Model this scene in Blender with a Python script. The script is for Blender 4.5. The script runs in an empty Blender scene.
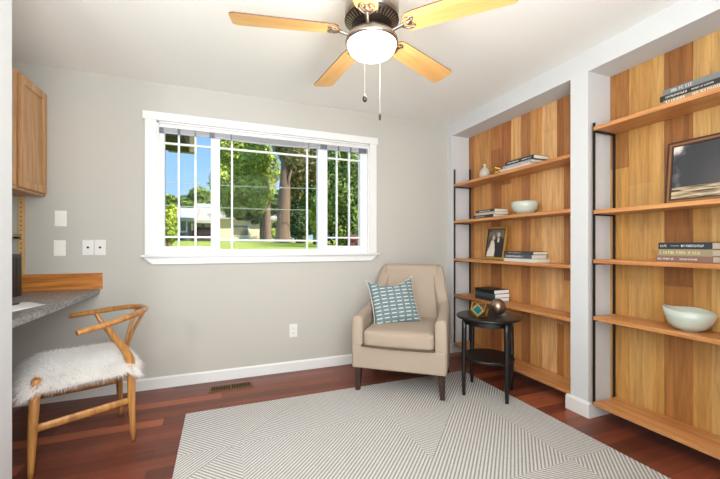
import bpy, bmesh, math, random
from mathutils import Vector, Matrix
R = random.Random(7)
PI = math.pi
scn = bpy.context.scene
col = scn.collection

# ------------------------------------------------------------------ camera
F_PX, YAW, CAM_H = 354.4, math.radians(21.31), 1.142
cd = bpy.data.cameras.new('camera'); cam = bpy.data.objects.new('camera', cd); col.objects.link(cam)
cam.location = (0, 0, CAM_H); cam.rotation_euler = (PI / 2, 0, -YAW)
cd.sensor_width = 36; cd.lens = F_PX / 720 * 36; cd.shift_y = 5.6 / 720; cd.clip_start = .05; cd.clip_end = 300
scn.camera = cam
cS, sS = math.cos(YAW), math.sin(YAW)
def ray(px, py):
    a = (px - 360) / F_PX; b = -(py - 245.1) / F_PX
    return (sS + a * cS, cS - a * sS, b)
def onY(px, py, Y):
    r = ray(px, py); t = Y / r[1]; return Vector((r[0] * t, Y, CAM_H + r[2] * t))

# ------------------------------------------------------------------ materials
def lin(c):
    return tuple(((v / 255) / 12.92 if v / 255 <= .04045 else ((v / 255 + .055) / 1.055) ** 2.4) for v in c) + (1,)
def new_mat(name):
    m = bpy.data.materials.new(name); m.use_nodes = True
    nt = m.node_tree; b = nt.nodes['Principled BSDF']
    return m, nt, b
def N(nt, t, **kw):
    n = nt.nodes.new(t)
    for k, v in kw.items():
        if hasattr(n, k): setattr(n, k, v)
        else: n.inputs[k].default_value = v
    return n
def coords(nt, scale=(1, 1, 1), rot=(0, 0, 0), kind='Object'):
    t = N(nt, 'ShaderNodeTexCoord'); m = N(nt, 'ShaderNodeMapping')
    m.inputs['Scale'].default_value = scale; m.inputs['Rotation'].default_value = rot
    nt.links.new(t.outputs[kind], m.inputs['Vector']); return m.outputs['Vector']
def mix(nt, fac, a, b, blend='MIX'):
    n = N(nt, 'ShaderNodeMix', data_type='RGBA', blend_type=blend)
    for i, v in ((0, fac), (6, a), (7, b)):
        if isinstance(v, bpy.types.NodeSocket): nt.links.new(v, n.inputs[i])
        else: n.inputs[i].default_value = v
    return n.outputs[2]
def math_n(nt, op, a, b=0.0, c=0.0):
    n = N(nt, 'ShaderNodeMath', operation=op)
    for i, v in enumerate((a, b, c)):
        if isinstance(v, bpy.types.NodeSocket): nt.links.new(v, n.inputs[i])
        else: n.inputs[i].default_value = v
    return n.outputs[0]
def mat(name, rgb, rough=.5, metal=0, var=.06, scale=12, bump=0, stretch=(1, 1, 1), coat=0, emit=0, sss=0):
    m, nt, b = new_mat(name)
    c = lin(rgb)
    no = N(nt, 'ShaderNodeTexNoise'); no.inputs['Scale'].default_value = scale; no.inputs['Detail'].default_value = 5
    nt.links.new(coords(nt, stretch), no.inputs['Vector'])
    d = tuple(v * (1 - var * 2) for v in c[:3]) + (1,); l = tuple(min(1, v * (1 + var)) for v in c[:3]) + (1,)
    nt.links.new(mix(nt, no.outputs['Fac'], d, l), b.inputs['Base Color'])
    b.inputs['Roughness'].default_value = rough; b.inputs['Metallic'].default_value = metal
    if coat: b.inputs['Coat Weight'].default_value = coat; b.inputs['Coat Roughness'].default_value = .15
    if bump:
        bp = N(nt, 'ShaderNodeBump'); bp.inputs['Strength'].default_value = bump; bp.inputs['Distance'].default_value = .004
        nt.links.new(no.outputs['Fac'], bp.inputs['Height']); nt.links.new(bp.outputs['Normal'], b.inputs['Normal'])
    if emit:
        b.inputs['Emission Color'].default_value = c; b.inputs['Emission Strength'].default_value = emit
    return m
def wood(name, dark, light, axis=0, rough=.4, scale=9, coat=.0, vcol=False):
    """wood with grain along the object axis 0/1/2"""
    m, nt, b = new_mat(name)
    st = [1, 1, 1]; st[axis] = .06
    v = coords(nt, tuple(s * scale for s in st))
    n1 = N(nt, 'ShaderNodeTexNoise'); n1.inputs['Scale'].default_value = 3; n1.inputs['Detail'].default_value = 6; n1.inputs['Distortion'].default_value = 1.2
    n2 = N(nt, 'ShaderNodeTexNoise'); n2.inputs['Scale'].default_value = 22; n2.inputs['Detail'].default_value = 4
    nt.links.new(v, n1.inputs['Vector']); nt.links.new(v, n2.inputs['Vector'])
    f = math_n(nt, 'ADD', math_n(nt, 'MULTIPLY', n1.outputs['Fac'], .75), math_n(nt, 'MULTIPLY', n2.outputs['Fac'], .25))
    rp = N(nt, 'ShaderNodeValToRGB'); rp.color_ramp.elements[0].position = .36; rp.color_ramp.elements[1].position = .64
    nt.links.new(f, rp.inputs['Fac'])
    rp.color_ramp.elements[0].color = lin(dark); rp.color_ramp.elements[1].color = lin(light)
    out = rp.outputs['Color']
    if vcol:
        a = N(nt, 'ShaderNodeAttribute', attribute_name='tone')
        rp.color_ramp.elements[0].color = (.66, .64, .62, 1); rp.color_ramp.elements[1].color = (1.1, 1.1, 1.1, 1)
        out = mix(nt, 1.0, a.outputs['Color'], rp.outputs['Color'], 'MULTIPLY')
    nt.links.new(out, b.inputs['Base Color'])
    b.inputs['Roughness'].default_value = rough
    if coat: b.inputs['Coat Weight'].default_value = coat; b.inputs['Coat Roughness'].default_value = .1
    return m

M = {}
M['wall'] = mat('wall_paint', (185, 182, 174), .85, var=.008, scale=3)
M['wall_white'] = mat('wall_paint_white', (202, 203, 203), .8, var=.008, scale=3)
M['niche'] = mat('niche_paint', (184, 186, 189), .8, var=.008, scale=3)
M['ceiling'] = mat('ceiling_paint', (240, 239, 234), .9, var=.015, scale=70, bump=.1)
M['trim'] = mat('trim_paint', (222, 222, 220), .35, var=.005, scale=5)
M['vinyl'] = mat('window_vinyl', (224, 226, 228), .3, var=.005, scale=5)
M['plate'] = mat('plate_plastic', (234, 231, 222), .35, var=.01)
M['plate_w'] = mat('plate_plastic_white', (222, 220, 216), .3, var=.01)
M['black'] = mat('black_metal', (22, 22, 23), .45, .2, var=.1)
M['blackwood'] = mat('black_lacquered_wood', (15, 15, 16), .38, var=.15, scale=20, coat=.15)
M['nickel'] = mat('brushed_nickel', (164, 154, 143), .3, 1, var=.06, scale=40)
M['nickel_dark'] = mat('dark_nickel', (70, 62, 56), .4, .9, var=.1)
M['bronze'] = mat('bronze', (150, 125, 108), .28, .9, var=.12, scale=18)
M['gold'] = mat('gold_metal', (212, 170, 92), .3, 1, var=.1, scale=20)
M['brass'] = mat('old_brass', (120, 88, 48), .45, .7, var=.1)
M['dark'] = mat('dark_gap', (14, 11, 9), .8)
M['oak'] = wood('oak_cabinet', (160, 116, 74), (202, 158, 112), 2, .4, 9)
M['oak_h'] = wood('oak_board', (158, 92, 34), (205, 136, 66), 0, .35, 10)
M['shelf'] = wood('fir_shelf_board', (172, 110, 60), (208, 150, 94), 1, .38, 8)
M['plank'] = wood('fir_wall_planks', (0, 0, 0), (0, 0, 0), 2, .5, 10, vcol=True)
M['beech'] = wood('oiled_chair_wood', (134, 88, 42), (184, 130, 70), 2, .32, 10, coat=.15)
M['blade'] = wood('maple_fan_blade', (214, 158, 92), (240, 190, 124), 0, .35, 6)
M['blade_edge'] = mat('fan_blade_edge', (92, 52, 30), .5)
M['walnut'] = mat('dark_walnut', (58, 36, 26), .4, var=.2, scale=30, stretch=(1, 1, .15))
M['linen'] = mat('beige_upholstery', (166, 150, 133), .9, var=.06, scale=260, bump=.3)
M['linen_dark'] = mat('upholstery_dark_brown', (88, 68, 48), .85)
M['fur'] = mat('white_fur', (252, 251, 249), .8, var=.005, scale=30)
_nt = M['fur'].node_tree; _b = _nt.nodes['Principled BSDF']; _t = N(_nt, 'ShaderNodeBsdfTranslucent'); _t.inputs['Color'].default_value = (1, .99, .97, 1)
_m = N(_nt, 'ShaderNodeMixShader'); _m.inputs[0].default_value = .6; _nt.links.new(_b.outputs[0], _m.inputs[1]); _nt.links.new(_t.outputs[0], _m.inputs[2]); _nt.links.new(_m.outputs[0], _nt.nodes['Material Output'].inputs['Surface'])
M['paper_cord'] = mat('paper_cord', (196, 168, 122), .8, var=.15, scale=80)
M['paper'] = mat('book_pages', (226, 218, 200), .8, var=.08, scale=4, stretch=(1, 1, 60))
M['white_paper'] = mat('white_paper', (236, 236, 234), .7, var=.01)
M['celadon'] = mat('celadon_glaze', (188, 195, 182), .3, var=.03, scale=9, coat=.3)
M['ceramic'] = mat('pale_stoneware', (196, 188, 172), .5, var=.12, scale=16)
M['teal'] = mat('teal_glass', (20, 120, 120), .15, .3, var=.3, scale=30)
M['ink'] = mat('dark_ink', (35, 35, 36), .6)
M['letter'] = mat('pale_lettering', (226, 224, 214), .6)
M['letter_y'] = mat('yellow_lettering', (214, 202, 130), .6)
M['blind'] = mat('blind_grey', (198, 200, 204), .5, var=.05)
M['blind_dark'] = mat('blind_dark_grey', (98, 102, 110), .6, var=.05)

def floor_mat():
    m, nt, b = new_mat('cherry_floor')
    v = coords(nt)
    br = N(nt, 'ShaderNodeTexBrick', offset=.37, squash=1.0)
    br.inputs['Scale'].default_value = 1; br.inputs['Brick Width'].default_value = .95; br.inputs['Row Height'].default_value = .098
    br.inputs['Mortar Size'].default_value = .0009; br.inputs['Bias'].default_value = 0
    br.inputs['Color1'].default_value = (0, 0, 0, 1); br.inputs['Color2'].default_value = (1, 1, 1, 1); br.inputs['Mortar'].default_value = (.5, .5, .5, 1)
    nt.links.new(v, br.inputs['Vector'])
    rp = N(nt, 'ShaderNodeValToRGB'); e = rp.color_ramp.elements
    e[0].position = 0; e[0].color = lin((92, 47, 33)); e[1].position = 1; e[1].color = lin((176, 96, 62))
    x = e.new(.35); x.color = lin((114, 58, 41)); x = e.new(.75); x.color = lin((130, 68, 47))
    nt.links.new(br.outputs['Color'], rp.inputs['Fac'])
    n = N(nt, 'ShaderNodeTexNoise'); n.inputs['Scale'].default_value = 14; n.inputs['Detail'].default_value = 6
    nt.links.new(coords(nt, (.12, 1.6, 1)), n.inputs['Vector'])
    g = N(nt, 'ShaderNodeValToRGB'); g.color_ramp.elements[0].position = .3; g.color_ramp.elements[1].position = .7
    g.color_ramp.elements[0].color = (.72, .72, .72, 1); g.color_ramp.elements[1].color = (1.12, 1.1, 1.08, 1)
    nt.links.new(n.outputs['Fac'], g.inputs['Fac'])
    c = mix(nt, 1.0, rp.outputs['Color'], g.outputs['Color'], 'MULTIPLY')
    c = mix(nt, br.outputs['Fac'], c, lin((44, 20, 14)))
    nt.links.new(c, b.inputs['Base Color'])
    b.inputs['Roughness'].default_value = .33; b.inputs['Coat Weight'].default_value = .06; b.inputs['Coat Roughness'].default_value = .16; b.inputs['Specular IOR Level'].default_value = .35
    return m
M['floor'] = floor_mat()

def rug_mat():
    m, nt, b = new_mat('ribbed_rug')
    t = N(nt, 'ShaderNodeTexCoord'); s = N(nt, 'ShaderNodeSeparateXYZ'); nt.links.new(t.outputs['Object'], s.inputs[0])
    X, Y = s.outputs['X'], s.outputs['Y']
    def par(src, off, per):   # 0/1 alternating bands
        f = math_n(nt, 'FLOOR', math_n(nt, 'DIVIDE', math_n(nt, 'SUBTRACT', src, off), per))
        return math_n(nt, 'MODULO', math_n(nt, 'ADD', f, 40.0), 2.0)
    def xor(a, c): return math_n(nt, 'MODULO', math_n(nt, 'ADD', a, c), 2.0)
    d1 = math_n(nt, 'ADD', X, Y); d2 = math_n(nt, 'SUBTRACT', X, Y)
    left = xor(xor(par(X, .10, .94), par(Y, 2.13, .80)), math_n(nt, 'LESS_THAN', d2, -2.06))
    right = xor(par(X, 1.72, .86), par(Y, 1.34, .78))
    cut = math_n(nt, 'GREATER_THAN', d2, -.57)
    sel = math_n(nt, 'ADD', math_n(nt, 'MULTIPLY', left, math_n(nt, 'SUBTRACT', 1.0, cut)), math_n(nt, 'MULTIPLY', right, cut))
    per = 6.283 / .018 / 1.41421
    w1 = math_n(nt, 'SINE', math_n(nt, 'MULTIPLY', d1, per)); w2 = math_n(nt, 'SINE', math_n(nt, 'MULTIPLY', d2, per))
    w = math_n(nt, 'ADD', math_n(nt, 'MULTIPLY', w2, sel), math_n(nt, 'MULTIPLY', w1, math_n(nt, 'SUBTRACT', 1.0, sel)))
    no = N(nt, 'ShaderNodeTexNoise'); no.inputs['Scale'].default_value = 220; nt.links.new(t.outputs['Object'], no.inputs['Vector'])
    w = math_n(nt, 'ADD', w, math_n(nt, 'MULTIPLY', math_n(nt, 'SUBTRACT', no.outputs['Fac'], .5), 2.6))
    rp = N(nt, 'ShaderNodeValToRGB'); e = rp.color_ramp.elements
    e[0].position = .25; e[0].color = lin((142, 139, 134)); e[1].position = .62; e[1].color = lin((204, 202, 198))
    nt.links.new(math_n(nt, 'MULTIPLY_ADD', w, .5, .5), rp.inputs['Fac'])
    nt.links.new(rp.outputs['Color'], b.inputs['Base Color']); b.inputs['Roughness'].default_value = .95
    bp = N(nt, 'ShaderNodeBump'); bp.inputs['Strength'].default_value = .35; bp.inputs['Distance'].default_value = .003
    nt.links.new(w, bp.inputs['Height']); nt.links.new(bp.outputs['Normal'], b.inputs['Normal'])
    return m
M['rug'] = rug_mat()

def pillow_mat():
    m, nt, b = new_mat('teal_dash_fabric')
    t = N(nt, 'ShaderNodeTexCoord'); s = N(nt, 'ShaderNodeSeparateXYZ'); nt.links.new(t.outputs['Object'], s.inputs[0])
    X, Z = s.outputs['X'], s.outputs['Z']
    fx = math_n(nt, 'FRACT', math_n(nt, 'DIVIDE', math_n(nt, 'ADD', X, 5.03), .062))
    fz = math_n(nt, 'FRACT', math_n(nt, 'DIVIDE', math_n(nt, 'ADD', Z, 5.0), .031))
    a = math_n(nt, 'MULTIPLY', math_n(nt, 'GREATER_THAN', fx, .30), math_n(nt, 'GREATER_THAN', fz, .74))
    no = N(nt, 'ShaderNodeTexNoise'); no.inputs['Scale'].default_value = 40; nt.links.new(t.outputs['Object'], no.inputs['Vector'])
    base = mix(nt, no.outputs['Fac'], lin((80, 98, 103)), lin((120, 138, 142)))
    c = mix(nt, a, base, lin((196, 202, 198)))
    nt.links.new(c, b.inputs['Base Color']); b.inputs['Roughness'].default_value = .9
    return m
M['pillow'] = pillow_mat()
M['pillow_back'] = mat('pillow_backing', (226, 226, 220), .9, var=.03)

def counter_mat():
    m, nt, b = new_mat('grey_laminate')
    n = N(nt, 'ShaderNodeTexNoise'); n.inputs['Scale'].default_value = 55; n.inputs['Detail'].default_value = 8; nt.links.new(coords(nt), n.inputs['Vector'])
    rp = N(nt, 'ShaderNodeValToRGB'); e = rp.color_ramp.elements; e[0].position = .35; e[0].color = lin((92, 90, 90)); e[1].position = .68; e[1].color = lin((158, 156, 154))
    nt.links.new(n.outputs['Fac'], rp.inputs['Fac']); nt.links.new(rp.outputs['Color'], b.inputs['Base Color']); b.inputs['Roughness'].default_value = .35
    return m
M['counter'] = counter_mat()

def glass_mat():
    m, nt, b = new_mat('window_glass'); nt.nodes.remove(b)
    tr = N(nt, 'ShaderNodeBsdfTransparent'); gl = N(nt, 'ShaderNodeBsdfGlossy'); gl.inputs['Roughness'].default_value = .02
    fr = N(nt, 'ShaderNodeFresnel'); fr.inputs['IOR'].default_value = 1.1; mx = N(nt, 'ShaderNodeMixShader')
    no = N(nt, 'ShaderNodeTexNoise'); no.inputs['Scale'].default_value = 1.0; nt.links.new(coords(nt), no.inputs['Vector'])
    nt.links.new(mix(nt, no.outputs['Fac'], (.97, .98, .98, 1), (1, 1, 1, 1)), tr.inputs['Color'])
    nt.links.new(fr.outputs[0], mx.inputs[0]); nt.links.new(tr.outputs[0], mx.inputs[1]); nt.links.new(gl.outputs[0], mx.inputs[2])
    nt.links.new(mx.outputs[0], nt.nodes['Material Output'].inputs['Surface'])
    return m
M['glass'] = glass_mat()

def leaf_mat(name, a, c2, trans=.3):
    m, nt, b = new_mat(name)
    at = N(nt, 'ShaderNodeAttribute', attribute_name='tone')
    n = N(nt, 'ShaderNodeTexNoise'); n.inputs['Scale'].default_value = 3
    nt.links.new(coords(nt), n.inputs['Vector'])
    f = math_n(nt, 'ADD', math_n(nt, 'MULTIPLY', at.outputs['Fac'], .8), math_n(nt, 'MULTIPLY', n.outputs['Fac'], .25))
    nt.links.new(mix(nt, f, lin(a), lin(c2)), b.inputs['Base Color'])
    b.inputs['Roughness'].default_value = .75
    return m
M['leaf_bright'] = leaf_mat('leaf_bright', (52, 78, 20), (216, 228, 96))
M['leaf_mid'] = leaf_mat('leaf_mid', (30, 50, 18), (156, 178, 80))
M['leaf_dark'] = leaf_mat('leaf_dark', (14, 28, 12), (86, 108, 50))
M['leaf_brown'] = leaf_mat('leaf_brown', (96, 84, 48), (196, 182, 120))
M['bark'] = mat('tree_bark', (134, 108, 88), .95, var=.25, scale=3, bump=.5, stretch=(3, 3, .4))
M['bark_dark'] = mat('tree_bark_dark', (70, 56, 44), .95, var=.25, scale=3)
M['grass'] = mat('lawn_grass', (160, 172, 52), .95, var=.18, scale=3)
M['cream'] = mat('cream_siding', (236, 216, 170), .8, var=.03)
M['roof'] = mat('pale_roof_shingle', (178, 172, 158), .9, var=.08, scale=6)
M['roof_dark'] = mat('dark_eave_wood', (24, 21, 18), .8, var=.1)
M['soffit'] = mat('olive_soffit', (122, 116, 84), .8, var=.08)
M['grey_siding'] = mat('grey_siding', (104, 108, 116), .8, var=.05)
M['red_fence'] = mat('red_brown_fence', (138, 74, 58), .9, var=.15, scale=4)
M['house_window'] = mat('house_window_glass', (120, 112, 84), .3, var=.1)
M['flower'] = mat('dusky_pink_leaves', (158, 104, 96), .9, var=.3, scale=4)
M['wire'] = mat('utility_wire', (170, 176, 160), .6)

# ------------------------------------------------------------------ mesh helpers
def obj(name, bm, m, parent=None, smooth=False, loc=None, rot=None):
    me = bpy.data.meshes.new(name)
    bmesh.ops.recalc_face_normals(bm, faces=bm.faces)
    bm.to_mesh(me); bm.free()
    for mm in (m if isinstance(m, (list, tuple)) else [m]): me.materials.append(mm)
    if smooth:
        for p in me.polygons: p.use_smooth = True
    o = bpy.data.objects.new(name, me); col.objects.link(o)
    if parent: o.parent = parent
    if loc is not None: o.location = loc
    if rot is not None: o.rotation_euler = rot
    return o
def tag(o, label=None, cat=None, group=None, kind=None):
    if label: o['label'] = label
    if cat: o['category'] = cat
    if group: o['group'] = group
    if kind: o['kind'] = kind
    return o
def thing(name, label, cat, loc=(0, 0, 0), rotz=0, group=None):
    o = bpy.data.objects.new(name, None); col.objects.link(o); o.empty_display_size = .1
    o.location = loc; o.rotation_euler = (0, 0, rotz)
    return tag(o, label, cat, group)
def struct(name, bm, m, smooth=False):
    o = obj(name, bm, m, None, smooth); o['kind'] = 'structure'; return o
def box(bm, x0, x1, y0, y1, z0, z1, mi=0, M4=None):
    vs = [bm.verts.new((x, y, z)) for z in (z0, z1) for y in (y0, y1) for x in (x0, x1)]
    if M4 is not None:
        for v in vs: v.co = M4 @ v.co
    fs = []
    for f in ((0, 2, 3, 1), (4, 5, 7, 6), (0, 1, 5, 4), (2, 6, 7, 3), (0, 4, 6, 2), (1, 3, 7, 5)):
        fc = bm.faces.new([vs[i] for i in f]); fc.material_index = mi; fs.append(fc)
    return fs
def boxes(*bs):
    bm = bmesh.new()
    for b in bs: box(bm, *b)
    return bm
def bevel_all(bm, w, seg=2):
    bmesh.ops.bevel(bm, geom=list(bm.edges), offset=w, segments=seg, profile=.7, affect='EDGES', clamp_overlap=True)
    return bm
def bbox(x0, x1, y0, y1, z0, z1, w=.004, seg=2):
    return bevel_all(boxes((x0, x1, y0, y1, z0, z1)), w, seg)
def lathe(bm, prof, segs=32, center=(0, 0, 0), mi=0, cap=True):
    rings = []
    for r, z in prof:
        rings.append([bm.verts.new((center[0] + max(r, 1e-4) * math.cos(2 * PI * i / segs), center[1] + max(r, 1e-4) * math.sin(2 * PI * i / segs), center[2] + z)) for i in range(segs)])
    for a, b in zip(rings, rings[1:]):
        for i in range(segs):
            f = bm.faces.new((a[i], a[(i + 1) % segs], b[(i + 1) % segs], b[i])); f.material_index = mi
    if cap:
        for r in (rings[0], rings[-1]):
            f = bm.faces.new(r); f.material_index = mi
    return bm
def catmull(P, n):
    P = [Vector(p) for p in P]; out = []
    Q = [P[0] * 2 - P[1]] + P + [P[-1] * 2 - P[-2]]
    for i in range(1, len(Q) - 2):
        for k in range(n):
            t = k / n; a, b, c, d = Q[i - 1:i + 3]
            out.append(.5 * ((2 * b) + (c - a) * t + (2 * a - 5 * b + 4 * c - d) * t * t + (3 * b - a - 3 * c + d) * t ** 3))
    out.append(P[-1]); return out
def tube(bm, pts, radii, segs=10, n=5, mi=0, squash=1.0, closed=False):
    """smooth tube; radii per control point"""
    if n > 1:
        D = [Vector((r, 0, 0)) for r in radii]
        C = catmull(pts, n); rr = [v.x for v in catmull(D, n)]
    else: C = [Vector(p) for p in pts]; rr = list(radii)
    rings = []; up = None
    for i, p in enumerate(C):
        t = (C[min(i + 1, len(C) - 1)] - C[max(i - 1, 0)]).normalized()
        if closed: t = (C[(i + 1) % len(C)] - C[i - 1]).normalized()
        if up is None:
            up = Vector((0, 0, 1)) if abs(t.z) < .9 else Vector((1, 0, 0))
        a = (up - t * up.dot(t)).normalized(); b = t.cross(a); up = a
        rings.append([bm.verts.new(p + a * rr[i] * math.cos(2 * PI * k / segs) * squash + b * rr[i] * math.sin(2 * PI * k / segs)) for k in range(segs)])
    prs = list(zip(rings, rings[1:]))
    if closed: prs.append((rings[-1], rings[0]))
    for a, b in prs:
        for k in range(segs):
            f = bm.faces.new((a[k], a[(k + 1) % segs], b[(k + 1) % segs], b[k])); f.material_index = mi
    if not closed:
        bm.faces.new(rings[0][::-1]).material_index = mi; bm.faces.new(rings[-1]).material_index = mi
    return bm
def prism(bm, pts, y0, y1, axis='y', mi=0):
    """extrude a closed 2-D outline; axis is the extrusion axis"""
    def mk(p, h):
        return {'y': (p[0], h, p[1]), 'x': (h, p[0], p[1]), 'z': (p[0], p[1], h)}[axis]
    a = [bm.verts.new(mk(p, y0)) for p in pts]; b = [bm.verts.new(mk(p, y1)) for p in pts]
    n = len(pts)
    for f in [a[::-1], b] + [[a[i], a[(i + 1) % n], b[(i + 1) % n], b[i]] for i in range(n)]:
        bm.faces.new(f).material_index = mi
    return bm
def subsurf(o, lv=2):
    m = o.modifiers.new('subsurf', 'SUBSURF'); m.levels = lv; m.render_levels = lv; return o

# ------------------------------------------------------------------ room shell
BY = 3.22; RX = 2.27; NX = 2.50; CZ = 2.44; HZ = 2.298
X0, Y0 = -2.1, -1.3
LAX = -1.5                    # alcove side wall
WX0, WX1, WZ0, WZ1 = -.481, 1.354, 1.065, 2.133
struct('floor', boxes((X0 - .1, NX + .1, Y0 - .1, BY + .15, -.08, 0)), M['floor'])
struct('ceiling', boxes((X0 - .1, NX + .1, Y0 - .1, BY + .15, CZ, CZ + .08)), M['ceiling'])
struct('wall_back', boxes((X0 - .1, WX0, BY, BY + .15, 0, CZ), (WX1, NX + .1, BY, BY + .15, 0, CZ), (WX0, WX1, BY, BY + .15, 0, WZ0), (WX0, WX1, BY, BY + .15, WZ1, CZ)), M['wall'])
P0, P1 = 1.645, 1.772; NF = 3.14; NN = .30
rw = boxes((RX, NX, Y0, BY, HZ, CZ), (RX, NX, NF, BY, 0, HZ), (RX, NX, P0, P1, 0, HZ), (RX, NX, Y0, NN, 0, HZ), (NX, NX + .1, Y0, BY, 0, CZ))
struct('wall_right', rw, M['wall_white'])
struct('wall_left', boxes((X0 - .1, X0, Y0, BY, 0, CZ)), M['wall'])
struct('wall_alcove_side', boxes((X0, LAX, 1.963, BY, 0, CZ)), M['wall'])
struct('wall_alcove_return', boxes((X0, -.84, 1.85, 1.963, 0, CZ)), M['wall_white'])
struct('wall_front', boxes((X0 - .1, NX + .1, Y0 - .1, Y0, 0, CZ)), M['wall'])

def base_profile(t=.015, h=.09): return [(0, 0), (t, 0), (t, h - .012), (t * .45, h), (0, h)]
def baseboard(name, x0, x1, y0, y1, side, t=.015, h=.09):
    bm = bmesh.new()
    if side == 'y-':      # runs along X, faces -Y
        prism(bm, [(y0 - p, z) for p, z in base_profile(t, h)], x0, x1, 'x')
    elif side == 'x-':
        prism(bm, [(x0 - p, z) for p, z in base_profile(t, h)], y0, y1, 'y')
    elif side == 'x+':
        prism(bm, [(x0 + p, z) for p, z in base_profile(t, h)], y0, y1, 'y')
    return bm
struct('baseboard_back', baseboard('', LAX, NX, BY, BY, 'y-'), M['trim'])
bm = baseboard('', RX, RX, P0 - .022, P1 + .022, 'x-', .022, .10)
for y0, y1 in ((P0 - .022, P0), (P1, P1 + .022)): box(bm, RX, NX, y0, y1, 0, .088)
b2 = baseboard('', RX, RX, NF, BY - .015, 'x-', .015, .09)
struct('baseboard_post', bm, M['trim']); struct('baseboard_corner', b2, M['trim'])
struct('baseboard_right', boxes((NX - .012, NX, P1 + .022, NF, 0, .088), (NX - .012, NX, NN, P0 - .022, 0, .088)), M['niche'])

# wood planking at the back of each niche
def planks(name, y0, y1, z0, z1, seed, fac):
    rr = random.Random(seed); bm = bmesh.new(); lay = bm.loops.layers.color.new('tone')
    tones = [(196, 144, 82), (206, 158, 94), (216, 172, 110), (180, 124, 66), (220, 178, 118), (160, 106, 58), (198, 146, 80), (210, 160, 92), (188, 134, 70), (172, 120, 70)]
    y = y1
    while y > y0 + .002:
        w = rr.choice([.06, .08, .10, .12, .14]); ya = max(y0, y - w)
        z = z0 - rr.random() * .7
        while z < z1:
            L = rr.uniform(.8, 2.4); za, zb = max(z0, z), min(z1, z + L)
            if zb - za > .01:
                fs = box(bm, NX - .012, NX, ya + .0006, y - .0006, za + .0006, zb - .0006)
                c = [v / 255 * g for v, g in zip(rr.choice(tones), fac)]; k = rr.uniform(.96, 1.03)
                for f in fs:
                    for l in f.loops: l[lay] = (c[0] * k, c[1] * k, c[2] * k, 1)
            z += L
        y = ya
    return struct(name, bm, M['plank'])
planks('trim_1', P1, NF, .09, HZ, 3, (1.0, .96, .97))
planks('trim_2', NN, P0, .09, HZ, 11, (.91, .88, .79))

# ------------------------------------------------------------------ window
win = thing('window_1', 'wide white window of three sashes with colonial grille bars', 'window'); win['kind'] = 'structure'
win.location = (0, 0, 0)
HT = 2.198
obj('header_trim', bbox(-.578, 1.438, BY - .024, BY, HT - .064, HT, .002), M['trim'], win)
bm = boxes((-.563, WX0, BY - .019, BY, WZ0, HT - .064), (WX1, 1.425, BY - .019, BY, WZ0, HT - .064)); obj('side_casing', bm, M['trim'], win)
bm = bmesh.new(); box(bm, -.583, 1.442, BY - .055, BY, 1.050, 1.064)
obj('window_stool', bm, M['trim'], win)
bm = bmesh.new(); prism(bm, [(-.578, 1.050), (1.437, 1.050), (1.368, .990), (-.512, .990)], BY - .022, BY, 'y'); obj('apron', bm, M['trim'], win)
# jamb liner
bm = boxes((WX0, WX0 + .012, BY, BY + .13, WZ0, WZ1), (WX1 - .012, WX1, BY, BY + .13, WZ0, WZ1), (WX0, WX1, BY, BY + .13, WZ1 - .012, WZ1), (WX0, WX1, BY - .001, BY + .13, WZ0 - .012, WZ0 + .004))
obj('jamb', bm, M['trim'], win)
GY = 3.28
sashes = [(-.432, -.085, 1.131, 2.060, (-.330, -.205)), (-.015, .842, 1.106, 2.060, (.083, .745)), (.935, 1.269, 1.136, 2.060, (1.036, 1.163))]
def sash(x0, x1, z0, z1, bars, fx0, fx1):
    o = obj('sash', boxes((fx0, x0, GY - .03, GY + .03, WZ0 + .004, WZ1 - .012), (x1, fx1, GY - .03, GY + .03, WZ0 + .004, WZ1 - .012), (x0, x1, GY - .03, GY + .03, WZ0 + .004, z0), (x0, x1, GY - .03, GY + .03, z1 + .03, WZ1 - .012)), M['vinyl'], win)
    bm = bmesh.new(); w = .0075
    for b in bars: box(bm, b - w, b + w, GY - .012, GY + .012, z0, z1 + .03)
    for z in (z0 + .078, z1 - .085): box(bm, x0, x1, GY - .0125, GY + .0125, z - w, z + w)
    obj('grille', bm, M['vinyl'], o)
    obj('pane', boxes((x0, x1, GY + .014, GY + .018, z0, z1 + .03)), M['glass'], o)
sash(*sashes[0], WX0 + .012, -.052); sash(*sashes[1], -.052, .888); sash(*sashes[2], .888, WX1 - .012)
# raised blind
bl = thing('window_blind', 'raised pale grey mini blind stacked under the window header', 'blind', (0, 0, 0))
by0 = BY + .003
obj('headrail', bbox(WX0 + .014, WX1 - .014, by0, by0 + .026, 2.088, 2.119, .002), mat('blind_headrail', (214, 214, 216), .4, var=.02), bl)
bm = bmesh.new()
def sag(x):
    t = (x + .02) / .87
    return -.012 * math.sin(PI * t) if 0 < t < 1 else 0
for k in range(7):
    z = 2.084 - k * .0045
    xs = [WX0 + .016 + (WX1 - WX0 - .032) * i / 40 for i in range(41)]
    top = []; bot = []
    for x in xs:
        for (yy, L) in ((by0 + .002, top), (by0 + .024, bot)): L.append(bm.verts.new((x, yy, z + sag(x) * k / 6)))
    for i in range(40): bm.faces.new((top[i], top[i + 1], bot[i + 1], bot[i]))
o = obj('slat_stack', bm, M['blind'], bl); so = o.modifiers.new('s', 'SOLIDIFY'); so.thickness = .0022
bm = bmesh.new(); tube(bm, [(x, by0 + .013, 2.05 + sag(x)) for x in xs], [.007] * 41, 6, 1); obj('bottom_rail', bm, mat('blind_rail', (176, 178, 184), .4), bl)
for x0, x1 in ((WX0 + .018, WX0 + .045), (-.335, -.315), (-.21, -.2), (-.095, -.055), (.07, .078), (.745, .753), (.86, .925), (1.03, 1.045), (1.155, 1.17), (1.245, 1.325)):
    obj('dark_block', boxes((x0, x1, by0 - .001, by0 + .025, 2.045, 2.087)), M['blind_dark'], bl)  # dark grey blocks of varied width across the slat stack

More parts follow.
